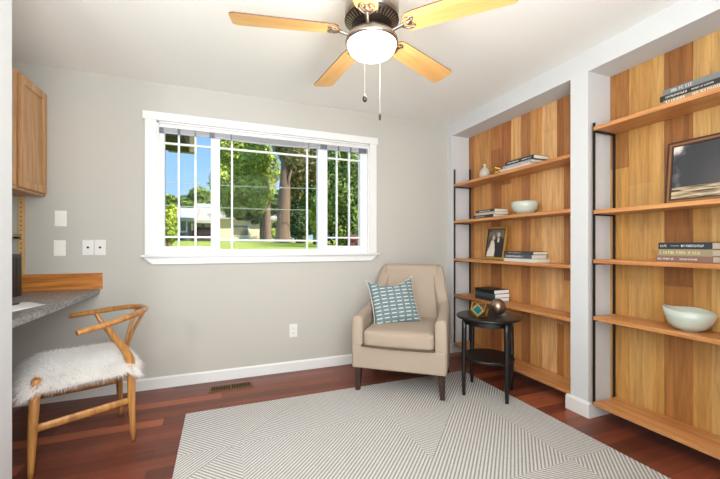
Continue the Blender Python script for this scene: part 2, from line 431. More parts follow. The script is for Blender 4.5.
# ------------------------------------------------------------------ wall plates
def plate(name, label, cat, x, z, w, h, kind, group=None):
    t = thing(name, label, cat, (x, BY, z), 0, group)
    obj('cover', bbox(-w / 2, w / 2, -.006, 0, -h / 2, h / 2, .003), M['plate'] if kind == 'blank' else M['plate_w'], t)
    if kind == 'jack':
        bm = bmesh.new(); lathe(bm, [(.008, 0), (.008, .003), (.0045, .004), (.0045, .008)], 14); bmesh.ops.rotate(bm, verts=bm.verts, matrix=Matrix.Rotation(PI / 2, 3, 'X'))
        for v in bm.verts: v.co.y -= .005
        obj('jack', bm, M['nickel_dark'], t)
    if kind == 'outlet':
        for dz in (-.021, .021):
            f = obj('receptacle', bbox(-.017, .017, -.0085, -.005, dz - .014, dz + .014, .003), M['plate_w'], t)
            obj('slots', boxes((-.008, -.006, -.0089, -.008, dz - .004, dz + .006), (.005, .007, -.0089, -.008, dz - .004, dz + .006), (-.002, .002, -.0089, -.008, dz - .010, dz - .006)), M['ink'], f)
    return t
plate('blank_plate', 'cream blank wall plate, upper of the two beside the cabinet', 'wall plate', -1.10, 1.337, .07, .115, 'blank')
plate('blank_plate', 'cream blank wall plate, lower of the pair under the upper one, above the backsplash', 'wall plate', -1.105, 1.12, .07, .115, 'blank')
plate('jack_plate', 'white wall plate with a small cable jack, left of the twin plates', 'wall plate', -.934, 1.124, .07, .115, 'jack')
plate('jack_plate', 'white wall plate with a darker round jack, right of the twin plates nearer the window', 'wall plate', -.858, 1.124, .07, .115, 'jack')
plate('power_outlet', 'white duplex outlet low on the wall below the window', 'outlet', .605, .367, .072, .118, 'outlet')

# floor vent
t = thing('floor_vent', 'bronze metal floor register by the back baseboard', 'floor vent', (.07, 3.03, 0.0), 0)
obj('vent_frame', boxes((-.165, .165, -.055, -.042, .0005, .006), (-.165, .165, .042, .055, .0005, .006), (-.165, -.148, -.042, .042, .0005, .006), (.148, .165, -.042, .042, .0005, .006), (-.006, .006, -.042, .042, .0005, .006)), M['brass'], t)
obj('vent_well', boxes((-.148, .148, -.042, .042, .0004, .002)), M['dark'], t)
bm = bmesh.new()
for i in range(24):
    x = -.142 + i * .0123
    if abs(x) > .01: box(bm, x - .002, x + .002, -.042, .042, .002, .0055)
obj('louvres', bm, M['brass'], t)

# rug
bm = bmesh.new()
box(bm, -.225, 2.03, -.40, 2.645, .0005, .010)
tag(obj('area_rug', bevel_all(bm, .003, 1), M['rug']), 'ivory and grey rug with ribbed diagonal stripe pattern on wood floor', 'rug')

# ------------------------------------------------------------------ shelf units
def shelf_unit(label, y0, y1, zs, ztop_f, ztop_b):
    t = thing('shelf_unit', label, 'shelf', (NX - .012, (y0 + y1) / 2, 0))
    cy = (y0 + y1) / 2
    for z in zs:
        obj('shelf_board', bevel_all(boxes((RX - .004 - NX + .012, -.002, y0 + .003 - cy, y1 - .038 - cy, z, z + .025)), .002, 1), M['shelf'], t)
    for yy in (y1 - .035,):
        for xx, zt in ((RX + .008, ztop_f), (NX - .026, ztop_b)):
            yq = yy
            b = boxes((xx - .0055 - NX + .012, xx + .0055 - NX + .012, yq - .006 - cy, yq + .006 - cy, zs[0] + .0, zt))
            # notch look: little brackets under every shelf
            obj('upright', b, M['black'], t)
    for z in zs[1:]:
        obj('bracket', boxes((RX + .012 - NX + .012, -.03, y1 - .045 - cy, y1 - .029 - cy, z - .010, z - .0005)), M['black'], t)
    return t
ZL = [.095, .605, .978, 1.371, 1.754]
ZR = [.092, .652, 1.024, 1.346, 1.892]
shelf_unit('left wooden shelf unit with black uprights, in the niche by the back wall', P1, NF, ZL, 1.936, 1.95)
shelf_unit('right wooden shelf unit with black uprights, in the niche cut by the frame edge', NN, P0, ZR, 1.945, 1.93)

# ------------------------------------------------------------------ books and shelf ornaments
def book(label, loc, L, W, H, cover, rotz=0, group=None, text=None, tcol='letter', seed=0, pages='paper'):
    """lying flat; spine on the -X side, L along Y"""
    t = thing('book', label, 'book', loc, rotz, group)
    c = .0022
    bm = boxes((-W / 2, W / 2, -L / 2, L / 2, 0, c), (-W / 2, W / 2, -L / 2, L / 2, H - c, H))
    box(bm, -W / 2, -W / 2 + c, -L / 2, L / 2, c, H - c)
    obj('cover', bm, mat('book_cover', cover, .45, var=.06), t)
    obj('pages', boxes((-W / 2 + c, W / 2 - .003, -L / 2 + .003, L / 2 - .003, c, H - c)), M[pages], t)
    if text:
        rr = random.Random(seed); xs = -W / 2 - .0006
        for (a, b, hh) in text:          # runs of letter-like strokes between fractions a..b of the spine
            bm = bmesh.new(); hh *= .72; y = L / 2 - a * L
            while y > L / 2 - b * L:
                w = hh * H * rr.uniform(.35, .6)
                z0 = H * (1 - hh) / 2; z1 = H * (1 + hh) / 2
                k = rr.randrange(4)
                sw = hh * H * .16
                box(bm, xs, xs + .0004, y - sw, y, z0, z1)
                if k in (0, 2): box(bm, xs, xs + .0004, y - w, y, z1 - sw, z1)
                if k in (1, 2): box(bm, xs, xs + .0004, y - w, y, z0, z0 + sw)
                if k in (0, 1): box(bm, xs, xs + .0004, y - w, y, (z0 + z1) / 2 - sw / 2, (z0 + z1) / 2 + sw / 2)
                if k == 3: box(bm, xs, xs + .0004, y - w, y - w + sw, z0, z1)
                y -= w + hh * H * .2 if rr.random() > .15 else w + hh * H * .6
            obj('spine_lettering', bm, M[tcol], t)
    return t
def stack(xc, yc, z, items):
    for it in items:
        lab, L, W, H, cov = it[:5]; kw = it[5] if len(it) > 5 else {}
        book(lab, (xc + kw.pop('dx', 0), yc + kw.pop('dy', 0), z), L, W, H, cov, **kw); z += H
G1 = 'top shelf of the left unit'
stack(2.365, 2.27, ZL[4] + .026, [
    ('pale pink-white book at the bottom of the top left shelf stack', .33, .16, .024, (206, 186, 172), dict(dy=.03)),
    ('light grey book in the middle of the top left shelf stack', .31, .155, .022, (152, 154, 156), dict(dy=.01, text=[(.1, .8, .35)], seed=2)),
    ('navy book with white spine lettering topmost on the top left shelf', .30, .16, .030, (42, 48, 58), dict(dy=-.02, text=[(.08, .5, .5), (.6, .9, .4)], seed=3))])
stack(2.365, 2.655, ZL[3] + .026, [
    ('black book at the bottom of the stack beside the tall celadon bowl', .27, .17, .027, (38, 36, 38), dict(dy=.02, text=[(.1, .6, .35)], seed=4)),
    ('beige book in the middle of the stack beside the celadon bowl', .26, .165, .022, (188, 172, 152), dict(dy=0)),
    ('dark brown book with pale lettering topmost beside the celadon bowl', .25, .16, .026, (62, 52, 48), dict(dy=0, text=[(.2, .75, .5)], seed=5))])
stack(2.365, 2.25, ZL[2] + .026, [
    ('white-spined book at the bottom of the stack right of the gold photo frame', .325, .17, .027, (204, 198, 190), dict(dy=.0)),
    ('slate grey book with white title in the middle beside the gold photo frame', .285, .165, .034, (70, 76, 84), dict(dy=.01, text=[(.05, .7, .55)], seed=6)),
    ('thin dark book topmost of the stack beside the gold photo frame', .31, .16, .024, (58, 54, 54), dict(dy=.01, text=[(.15, .6, .35)], seed=7))])
stack(2.365, 2.655, ZL[1] + .026, [
    ('charcoal book at the bottom of the stack behind the side table ornaments', .265, .17, .034, (44, 48, 52), dict(pages='white_paper')),
    ('slate blue-grey book in the middle of the stack behind the side table', .265, .17, .036, (62, 72, 78), dict(dy=-.005, pages='white_paper')),
    ('black book topmost of the stack behind the side table ornaments', .26, .175, .034, (26, 27, 29), dict(dy=0, pages='white_paper'))])
stack(2.37, 1.065, ZR[4] + .026, [
    ('grey-beige book with large pale letters at the bottom of the highest right stack', .33, .18, .022, (150, 128, 96), dict(text=[(.04, .3, .75), (.4, .75, .7)], seed=8, dy=-.01)),
    ('black book with white title in the middle of the highest right stack', .34, .18, .028, (34, 36, 38), dict(text=[(.08, .36, .5), (.42, .68, .4), (.8, .86, .5)], seed=9)),
    ('grey book topmost of the highest right stack with big faint letters', .31, .18, .030, (112, 114, 114), dict(text=[(.12, .4, .7)], seed=10, tcol='blind', dy=.0))])
stack(2.375, 1.128, ZR[2] + .026, [
    ('reddish brown book at the bottom of the stack below the landscape picture', .25, .18, .034, (128, 96, 82), dict(text=[(.04, .32, .4), (.45, .75, .35)], seed=11, dy=.005)),
    ('tan book with yellow title in the middle below the landscape picture', .235, .18, .036, (146, 132, 104), dict(text=[(.03, .14, .6), (.2, .78, .62)], seed=12, tcol='letter_y', dy=-.0)),
    ('black book with white title topmost below the landscape picture', .235, .18, .036, (40, 46, 54), dict(text=[(.04, .2, .5), (.25, .4, .15), (.45, .85, .45)], seed=13, dy=.0))])

# vase
bm = bmesh.new(); lathe(bm, [(.026, 0), (.040, .008), (.052, .035), (.053, .055), (.044, .085), (.022, .108), (.012, .118), (.011, .132), (.017, .145), (.013, .145), (.008, .13)], 28)
t = obj('bottle_vase', bm, M['ceramic'], None, True, (2.375, 2.76, ZL[4] + .026)); tag(t, 'small pale round bottle vase with narrow neck on the top left shelf', 'vase')
# gold ring ball
def wireball(bm, r, br, seed=0, squash=1):
    b2 = bmesh.new(); bmesh.ops.create_icosphere(b2, subdivisions=1, radius=r)
    rot = Matrix.Rotation(.5, 4, 'X') @ Matrix.Rotation(.7, 4, 'Z')
    for e in b2.edges:
        a, b = rot @ e.verts[0].co, rot @ e.verts[1].co
        tube(bm, [a, b], [br, br], 6, 1)
    b2.free(); return bm
bm = bmesh.new(); wireball(bm, .052, .0045)
t = thing('wire_sphere_ornament', 'small gold open wire ball between the bottle vase and the books', 'ornament', (2.37, 2.585, ZL[4] + .026 + .053))
obj('wire_frame', bm, M['gold'], t)
# bowls
def bowl_bm(r, h, wob=0, segs=48, foot=.4):
    bm = bmesh.new()
    prof = [(r * foot, 0), (r * foot * 1.02, .004), (r * .62, .012), (r * .80, h * .30), (r * .93, h * .62), (r, h), (r * .965, h), (r * .90, h * .64), (r * .76, h * .34), (r * .5, h * .17), (0, h * .12)]
    lathe(bm, prof, segs)
    for v in bm.verts:
        a = math.atan2(v.co.y, v.co.x); k = v.co.z / h
        v.co.z += wob * math.cos(a - 1.9) * k * k * h + wob * .5 * math.cos(3 * a) * k ** 3 * h
        v.co.y *= 1 + wob * .6 * k; v.co.x *= 1 - wob * .5 * k
    return bm
tag(obj('ceramic_bowl', bowl_bm(.108, .105), M['celadon'], None, True, (2.365, 2.265, ZL[3] + .026)), 'smooth round pale celadon bowl on the second left shelf', 'bowl')
tag(obj('ceramic_bowl', bowl_bm(.108, .112, .10), M['celadon'], None, True, (2.372, 1.148, ZR[1] + .026)), 'wide celadon bowl with uneven wavy rim on the right shelf', 'bowl')

# framed couple photograph
def lean_frame(name, label, loc, w, h, lean, fw, m_frame, parts, depth=.014):
    """frame lies in the local YZ plane, facing -X, bottom at origin, leaning back toward +X"""
    t = thing(name, label, 'picture frame', loc)
    t.rotation_euler = (0, lean, 0)
    bm = boxes((-depth, 0, -w / 2, w / 2, 0, fw), (-depth, 0, -w / 2, w / 2, h - fw, h), (-depth, 0, -w / 2, -w / 2 + fw, fw, h - fw), (-depth, 0, w / 2 - fw, w / 2, fw, h - fw))
    obj('frame', bm, m_frame, t)
    return t
w, h = .27, .315
t = lean_frame('photo_frame', 'gold framed black and white wedding photograph leaning on the third left shelf', (2.40, 2.665, ZL[2] + .027), w, h, .17, .026, M['gold'], None)
fr = t.children[0]
obj('frame_lip', boxes((-.016, -.002, -w / 2 + .022, w / 2 - .022, .022, .027), (-.016, -.002, -w / 2 + .022, w / 2 - .022, h - .027, h - .022), (-.016, -.002, -w / 2 + .022, -w / 2 + .027, .022, h - .022), (-.016, -.002, w / 2 - .027, w / 2 - .022, .022, h - .022)), M['walnut'], fr)
def photo_mat():
    m, nt, b = new_mat('old_photo_backdrop')
    n = N(nt, 'ShaderNodeTexNoise'); n.inputs['Scale'].default_value = 14; nt.links.new(coords(nt), n.inputs['Vector'])
    rp = N(nt, 'ShaderNodeValToRGB'); e = rp.color_ramp.elements; e[0].position = .4; e[0].color = lin((52, 46, 42)); e[1].position = .7; e[1].color = lin((128, 116, 100))
    nt.links.new(n.outputs['Fac'], rp.inputs['Fac']); nt.links.new(rp.outputs['Color'], b.inputs['Base Color']); b.inputs['Roughness'].default_value = .35
    return m
pic = obj('photograph', boxes((-.006, -.004, -w / 2 + .02, w / 2 - .02, .02, h - .02)), photo_mat(), t)
def flat(name, pts, m, par, x=-.0065):
    bm = bmesh.new(); bm.faces.new([bm.verts.new((x, a, b)) for a, b in pts]); return obj(name, bm, m, par)
def ell(cy, cz, ry, rz, n=16): return [(cy + ry * math.cos(2 * PI * i / n), cz + rz * math.sin(2 * PI * i / n)) for i in range(n)]
mw = mat('photo_white', (216, 208, 192), .4, var=.1, scale=40); mk = mat('photo_black', (28, 28, 32), .4); ms = mat('photo_skin', (190, 176, 156), .4)
flat('suited_figure', [(-.10, .025), (.0, .025), (.02, .12), (.01, .19), (-.03, .215), (-.075, .21), (-.105, .17)], mk, pic, -.0066)
flat('dress_figure', [(.0, .025), (.108, .025), (.095, .08), (.07, .14), (.06, .18), (.03, .185), (.012, .15), (.0, .09)], mw, pic, -.0068)
flat('suited_head', ell(-.03, .235, .02, .026), ms, pic, -.007); flat('dress_head', ell(.032, .208, .018, .024), ms, pic, -.0072)
flat('shirt_front', [(-.045, .165), (-.02, .165), (-.02, .205), (-.045, .205)], mw, pic, -.0071)

# framed landscape
def land_mat():
    m, nt, b = new_mat('storm_landscape')
    t = N(nt, 'ShaderNodeTexCoord'); s = N(nt, 'ShaderNodeSeparateXYZ'); nt.links.new(t.outputs['Object'], s.inputs[0])
    n = N(nt, 'ShaderNodeTexNoise'); n.inputs['Scale'].default_value = 9; n.inputs['Detail'].default_value = 7; nt.links.new(t.outputs['Object'], n.inputs['Vector'])
    y = s.outputs['Y']; z = s.outputs['Z']
    k = math_n(nt, 'ADD', n.outputs['Fac'], math_n(nt, 'MULTIPLY', math_n(nt, 'SUBTRACT', y, .14), 2.2))
    k = math_n(nt, 'ADD', k, math_n(nt, 'MULTIPLY', math_n(nt, 'SUBTRACT', z, .22), 1.0))
    rp = N(nt, 'ShaderNodeValToRGB'); e = rp.color_ramp.elements; e[0].position = .58; e[0].color = lin((52, 56, 62)); e[1].position = .82; e[1].color = lin((214, 208, 198))
    x = e.new(.68); x.color = lin((92, 92, 94))
    nt.links.new(k, rp.inputs['Fac'])
    n2 = N(nt, 'ShaderNodeTexNoise'); n2.inputs['Scale'].default_value = 16; nt.links.new(coords(nt, (1, .5, 5)), n2.inputs['Vector'])
    r2 = N(nt, 'ShaderNodeValToRGB'); e = r2.color_ramp.elements; e[0].position = .4; e[0].color = lin((72, 62, 50)); e[1].position = .65; e[1].color = lin((206, 186, 150))
    nt.links.new(n2.outputs['Fac'], r2.inputs['Fac'])
    g = math_n(nt, 'GREATER_THAN', z, .095)
    nt.links.new(mix(nt, g, r2.outputs['Color'], rp.outputs['Color']), b.inputs['Base Color']); b.inputs['Roughness'].default_value = .25
    return m
w, h = .47, .358
t = lean_frame('picture_frame', 'brown wood framed stormy landscape picture leaning on the right shelf', (2.40, 1.272 - w / 2, ZR[3] + .027), w, h, .10, .010, M['walnut'], None)
fr = t.children[0]
def ringbox(o, i, x0, x1): return boxes((x0, x1, -w / 2 + o, w / 2 - o, o, i), (x0, x1, -w / 2 + o, w / 2 - o, h - i, h - o), (x0, x1, -w / 2 + o, -w / 2 + i, i, h - i), (x0, x1, w / 2 - i, w / 2 - o, i, h - i))
obj('frame_inlay', ringbox(.010, .021, -.013, -.001), mat('tan_frame_wood', (136, 88, 52), .4, var=.1, scale=30), fr)
obj('frame_lip', ringbox(.021, .028, -.012, -.001), M['walnut'], fr)
obj('picture', boxes((-.006, -.004, -w / 2 + .026, w / 2 - .026, .026, h - .026)), land_mat(), t)

# ------------------------------------------------------------------ side table
def add_side_table():
    TX, TY, TZ = 1.914, 2.187, .602
    ang = math.atan2(1.98 - 2.208, 1.892 - 1.704)
    t = thing('side_table', 'round black side table with lower shelf next to beige armchair', 'side table', (TX, TY, .010), ang)
    z = TZ - .010
    bm = bmesh.new(); lathe(bm, [(.222, z - .022), (.232, z - .018), (.237, z - .010), (.236, z - .003), (.230, z)], 56); obj('table_top', bm, M['blackwood'], t, False)
    bm = bmesh.new(); lathe(bm, [(.175, z - .065), (.18, z - .063), (.18, z - .022), (.175, z - .022)], 48); obj('apron', bm, M['blackwood'], t)
    bm = bmesh.new(); lathe(bm, [(.178, .262), (.188, .266), (.190, .276), (.186, .282)], 48); obj('lower_shelf', bm, M['blackwood'], t)
    for sx in (-1, 1):
        for sy in (-1, 1):
            bm = bmesh.new(); tube(bm, [(sx * .152, sy * .146, 0), (sx * .151, sy * .146, .28), (sx * .148, sy * .144, z - .02)], [.0125, .0185, .0185], 14, 4)
            obj('leg', bm, M['blackwood'], t, True)
    return TX, TY, TZ
TX, TY, TZ = add_side_table()
# gold faceted ornament: a cuboctahedron of gold bars with inlaid panels
t = thing('geometric_ornament', 'gold edged faceted ornament with teal panels on black side table', 'ornament', (1.812, 2.165, TZ + .003), 0)
bm = bmesh.new(); V = []
for a, b in ((1, 1), (1, -1), (-1, 1), (-1, -1)): V += [Vector((a, b, 0)), Vector((a, 0, b)), Vector((0, a, b))]
rot = Matrix.Rotation(math.radians(-146), 4, 'Z')
rr_ = .070
V = [rot @ (v.normalized() * rr_) for v in V]; dz = -min(v.z for v in V) + .004
V = [v + Vector((0, 0, dz)) for v in V]
for i in range(12):
    for j in range(i + 1, 12):
        if abs((V[i] - V[j]).length - rr_) < .002: tube(bm, [V[i], V[j]], [.0046, .0046], 6, 1)
fr = obj('gold_frame', bm, M['gold'], t)
bm = bmesh.new()
for v in V: bm.verts.new(Vector((0, 0, dz)) + (v - Vector((0, 0, dz))) * .90)
bmesh.ops.convex_hull(bm, input=bm.verts)
bmesh.ops.dissolve_limit(bm, angle_limit=.02, verts=bm.verts, edges=bm.edges)
sq = [f for f in bm.faces]
for f in sq: f.material_index = 1 if (len(f.verts) == 4) else 0
for f in sq:
    if len(f.verts) == 4:
        r = bmesh.ops.inset_region(bm, faces=[f], thickness=.009)
        for g in r['faces']: g.material_index = 2
obj('inlaid_panels', bm, [mat('dark_rose_panel', (104, 74, 66), .4, .3, var=.2), M['teal'], mat('pale_gold_panel', (206, 182, 128), .35, .7)], t)
bm = bmesh.new(); bmesh.ops.create_uvsphere(bm, u_segments=32, v_segments=20, radius=.061)
for v in bm.verts: v.co.x *= .96; v.co.y *= .96; v.co.z *= 1.03; v.co.z += .063
tag(obj('metal_orb', bm, M['bronze'], None, True, (1.985, 2.16, TZ + .001)), 'round bronze metal ball beside the gold ornament on side table', 'ornament')

def rbox(hx, hy, hz, r, n=10):
    bm = bmesh.new(); bmesh.ops.create_cube(bm, size=2)
    bmesh.ops.subdivide_edges(bm, edges=bm.edges, cuts=n, use_grid_fill=True)
    for v in bm.verts:
        p = Vector((v.co.x * hx, v.co.y * hy, v.co.z * hz))
        q = Vector((max(-hx + r, min(hx - r, p.x)), max(-hy + r, min(hy - r, p.y)), max(-hz + r, min(hz - r, p.z))))
        d = p - q
        v.co = q + d.normalized() * r if d.length > 1e-6 else p
    return bm
# ------------------------------------------------------------------ armchair
def armchair():
    A = math.atan2(-.443, .562)
    t = thing('armchair', 'beige upholstered armchair with dark tapered legs by the window wall', 'armchair', (1.221, 2.359, .010), A)
    half = [(-.357, .00, .590, -.357, .00, .085), (-.360, .14, .600, -.360, .14, .085), (-.360, .30, .615, -.360, .30, .085), (-.357, .44, .638, -.356, .44, .088),
            (-.353, .52, .675, -.345, .53, .09), (-.348, .575, .80, -.312, .61, .095), (-.340, .625, .925, -.290, .695, .10), (-.305, .675, .948, -.270, .750, .10), (-.20, .69, .952, -.19, .762, .105), (-.10, .69, .953, -.10, .764, .105), (0, .69, .953, 0, .764, .105)]
    ctl = half + [(-a, b, c, -d, e, f) for a, b, c, d, e, f in half[-2::-1]]
    cA = catmull([c[:3] for c in ctl], 4); cB = catmull([c[3:] for c in ctl], 4)
    cA = cA[:len(cB)]
    bm = bmesh.new(); rings = []
    n = len(cA)
    def ring(i, shrink=0.0, push=0.0):
        a, b = cA[i], cB[i]; th = b.z; h = a.z
        i0, i1 = max(0, i - 1), min(n - 1, i + 1)
        tg = Vector((cA[i1].x - cA[i0].x, cA[i1].y - cA[i0].y)).normalized()
        nr = Vector((tg.y, -tg.x))   # inward
        P = Vector((a.x, a.y)); Q = Vector((b.x, b.y))
        zs = .205 - .010
        def pt(off, z):
            k = min(1, max(0, (z - .45) / (h - .45))) if h > .45 else 0
            q = P.lerp(Q, k) + nr * off + Vector(tg) * push
            return (q.x, q.y, z)
        s = shrink
        pr = [(.006 + s, zs), (s, zs + .01), (s - .003, .38), (s, h - .035), (.008 + s, h - .012), (.03 + s, h - s * .6), (th - .03 - s, h - s * .6), (th - .008 - s, h - .014), (th - s, h - .04), (th - s, .38), (th - s, zs + .01), (th - .006 - s, zs)]
        return [bm.verts.new(pt(o_, z_)) for o_, z_ in pr]
    idx = list(range(n))
    rings.append(ring(0, .012, -.012)); rings.append(ring(0, .004, -.006))
    rings += [ring(i) for i in idx]
    rings.append(ring(n - 1, .004, .006)); rings.append(ring(n - 1, .012, .012))
    m_ = len(rings[0])
    for a, b in zip(rings, rings[1:]):
        for k in range(m_): bm.faces.new((a[k], a[(k + 1) % m_], b[(k + 1) % m_], b[k]))
    bm.faces.new(rings[0]); bm.faces.new(rings[-1][::-1])
    obj('back_and_arms', bm, M['linen'], t, True)
    # seat frame, front curved lower edge
    bm = bmesh.new(); box(bm, -.352, .352, -.016, .60, .192, .362)
    bevel_all(bm, .016, 3); obj('seat_base', bm, M['linen'], t, True)
    # cushion
    bm = rbox(.268, .315, .061, .028, 14)
    for v in bm.verts:
        kx = max(0, 1 - (v.co.x / .268) ** 2); ky = max(0, 1 - (v.co.y / .315) ** 2)
        if v.co.z > 0: v.co.z += .014 * (kx * ky) ** .5 * v.co.z / .066
        if v.co.y < -.2: v.co.y -= .020 * kx * (1 - (v.co.z / .09) ** 2)
        v.co.y += .29; v.co.z += .424
    cu = obj('seat_cushion', bm, M['linen'], t, True)
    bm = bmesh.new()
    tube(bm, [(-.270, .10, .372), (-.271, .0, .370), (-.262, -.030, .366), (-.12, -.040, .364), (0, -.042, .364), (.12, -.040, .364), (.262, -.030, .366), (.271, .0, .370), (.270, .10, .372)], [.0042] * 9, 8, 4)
    obj('dark_edge_tube', bm, M['linen_dark'], cu, True)  # thin dark brown tube along the cushion's lower front edge
    for sx, yy in ((-1, .05), (1, .05), (-1, .60), (1, .60)):
        bm = bmesh.new(); x = sx * .318
        vs = []
        for z, wd, dx, dy in ((0, .017, 0.006 * sx, -.004 if yy < .3 else .03), (.20, .026, 0, 0)):
            vs.append([bm.verts.new((x + dx + a * wd, yy + dy + b * wd, z)) for a, b in ((-1, -1), (1, -1), (1, 1), (-1, 1))])
        for k in range(4): bm.faces.new((vs[0][k], vs[0][(k + 1) % 4], vs[1][(k + 1) % 4], vs[1][k]))
        bm.faces.new(vs[0][::-1]); bm.faces.new(vs[1])
        obj('leg', bevel_all(bm, .003, 1), M['walnut'], t)
    return t, A
arm, AA = armchair()

# throw pillow leaning in the armchair
def pillow():
    n = 26; S = .198; bm = bmesh.new(); T = {}
    for side in (0, 1):
        for i in range(n + 1):
            for j in range(n + 1):
                u = -1 + 2 * i / n; v = -1 + 2 * j / n
                edge = i in (0, n) or j in (0, n)
                if side == 1 and edge: T[(1, i, j)] = T[(0, i, j)]; continue
                k = (1 - u ** 4) * (1 - v ** 4)
                th = .068 * k ** .55
                pin = 1 - .05 * (1 - abs(u) ** 2) if True else 1
                x = u * S * (1 - .07 * (1 - v * v)); z = v * S * (1 - .07 * (1 - u * u))
                if v > 0: z -= .048 * v * v * (1 - u * u) ** 1.4     # chopped top edge
                x += .010 * u * abs(v) ** 6; z += .010 * v * abs(u) ** 6
                T[(side, i, j)] = bm.verts.new((x, -th if side == 0 else th * .8, z))
    for side in (0, 1):
        for i in range(n):
            for j in range(n):
                q = [T[(side, i, j)], T[(side, i + 1, j)], T[(side, i + 1, j + 1)], T[(side, i, j + 1)]]
                if side: q = q[::-1]
                f = bm.faces.new(q); f.material_index = 0 if side == 0 else 1
    t = thing('throw_pillow', 'teal blue throw pillow with rows of white dashes on beige armchair', 'pillow')
    o = obj('pillow_cover', bm, [M['pillow'], M['pillow_back']], t, True)
    bm = bmesh.new()
    loop = [(0, j) for j in range(n)] + [(i, n) for i in range(n)] + [(n, n - j) for j in range(n)] + [(n - i, 0) for i in range(n)]
    tube(bm, [o.data.vertices[T_idx].co.copy() for T_idx in [i * (n + 1) + j for i, j in loop]], [.0035] * len(loop), 6, 1, closed=True)
    obj('edge_piping', bm, mat('pillow_piping', (206, 208, 204), .9), t, True)
    base = Matrix.Translation((1.221, 2.359, .010)) @ Matrix.Rotation(AA, 4, 'Z')
    t.matrix_world = base @ Matrix.Translation((-.10, .345, .474 + .178)) @ Matrix.Rotation(math.radians(26), 4, 'Z') @ Matrix.Rotation(math.radians(-24), 4, 'X') @ Matrix.Rotation(math.radians(-5), 4, 'Y')
pillow()

# ------------------------------------------------------------------ desk alcove
DX = -.86; DZ = .81
tag(obj('desktop', bbox(LAX + .002, DX, 1.965, BY - .0005, DZ - .036, DZ, .003), M['counter']), 'grey laminate built-in desktop spanning the alcove', 'desk')
# the strip behind the desktop sits on it, against the wall
tag(obj('backsplash_board', bbox(LAX + .004, -.842, BY - .016, BY - .0005, DZ + .0005, .932, .002), M['oak_h']), 'orange-brown wooden backsplash board on the wall above the grey desktop', 'board')

cb = thing('wall_cabinet', 'oak wall cabinet hung above the grey desk', 'cabinet', (LAX, 2.60, 1.49))
cx = -1.19 - LAX; y0, y1 = 1.97 - 2.60, BY - .002 - 2.60
obj('body', boxes((.002, cx - .018, y0, y1, .0, .016), (.002, cx - .018, y0, y1, .734, .75), (.002, cx - .018, y0, y0 + .016, .016, .734), (.002, cx - .018, y1 - .016, y1, .016, .734), (.002, .01, y0, y1, 0, .75)), M['oak'], cb)
dys = [(2.84 - 2.60, 3.195 - 2.60), (2.42 - 2.60, 2.785 - 2.60), (2.0 - 2.60, 2.365 - 2.60)]
bm = boxes((cx - .018, cx, y0, y1, 0, .03), (cx - .018, cx, y0, y1, .72, .75))
for a, b in ((y0, dys[2][0] + .01), (dys[2][1] - .01, dys[1][0] + .01), (dys[1][1] - .01, dys[0][0] + .01), (dys[0][1] - .01, y1)): box(bm, cx - .018, cx, a, b, .03, .72)
obj('face_frame', bm, M['oak'], cb)
for a, b in dys:
    z0, z1 = .018, .732; s = .052
    bm = boxes((cx, cx + .019, a, a + s, z0, z1), (cx, cx + .019, b - s, b, z0, z1), (cx, cx + .019, a + s, b - s, z0, z0 + s), (cx, cx + .019, a + s, b - s, z1 - s, z1))
    bevel_all(bm, .003, 1)
    d = obj('door', bm, M['oak'], cb)
    bm = bmesh.new(); box(bm, cx + .002, cx + .010, a + s - .004, b - s + .004, z0 + s - .004, z1 - s + .004)
    obj('door_panel', bevel_all(bm, .004, 1), M['oak'], d)
    for hz in (.09, .66):
        bm = bmesh.new(); tube(bm, [(cx + .006, b + .004, hz - .02), (cx + .006, b + .004, hz + .02)], [.005, .005], 8, 1); obj('hinge', bm, M['brass'], d)

# upright shelf strip and small shelf
st = thing('shelf_standard', 'narrow wooden peg strip on the wall below the oak cabinet', 'shelf support', (-1.322, BY, 0))
bm = boxes((-.016, .016, -.016, 0, .934, 1.488))
for i in range(16):
    z = .96 + i * .032; c = [bm.verts.new((.0045 * math.cos(k * PI / 4), -.0165, z + .0045 * math.sin(k * PI / 4))) for k in range(8)]; bm.faces.new(c).material_index = 1
obj('strip', bm, [mat('pale_strip_wood', (206, 168, 112), .5, var=.1, stretch=(1, 1, .1), scale=30), M['dark']], st)
cs = thing('corner_shelf', 'small olive-brown corner shelf held by the wooden peg strip', 'shelf', (LAX, BY, 1.20))
obj('shelf_board', boxes((.001, .176, -.30, -.017, 0, .016)), mat('olive_shelf', (148, 136, 98), .5, var=.08), cs)
obj('support_pin', boxes((.150, .178, -.045, -.017, -.012, 0)), M['nickel_dark'], cs)

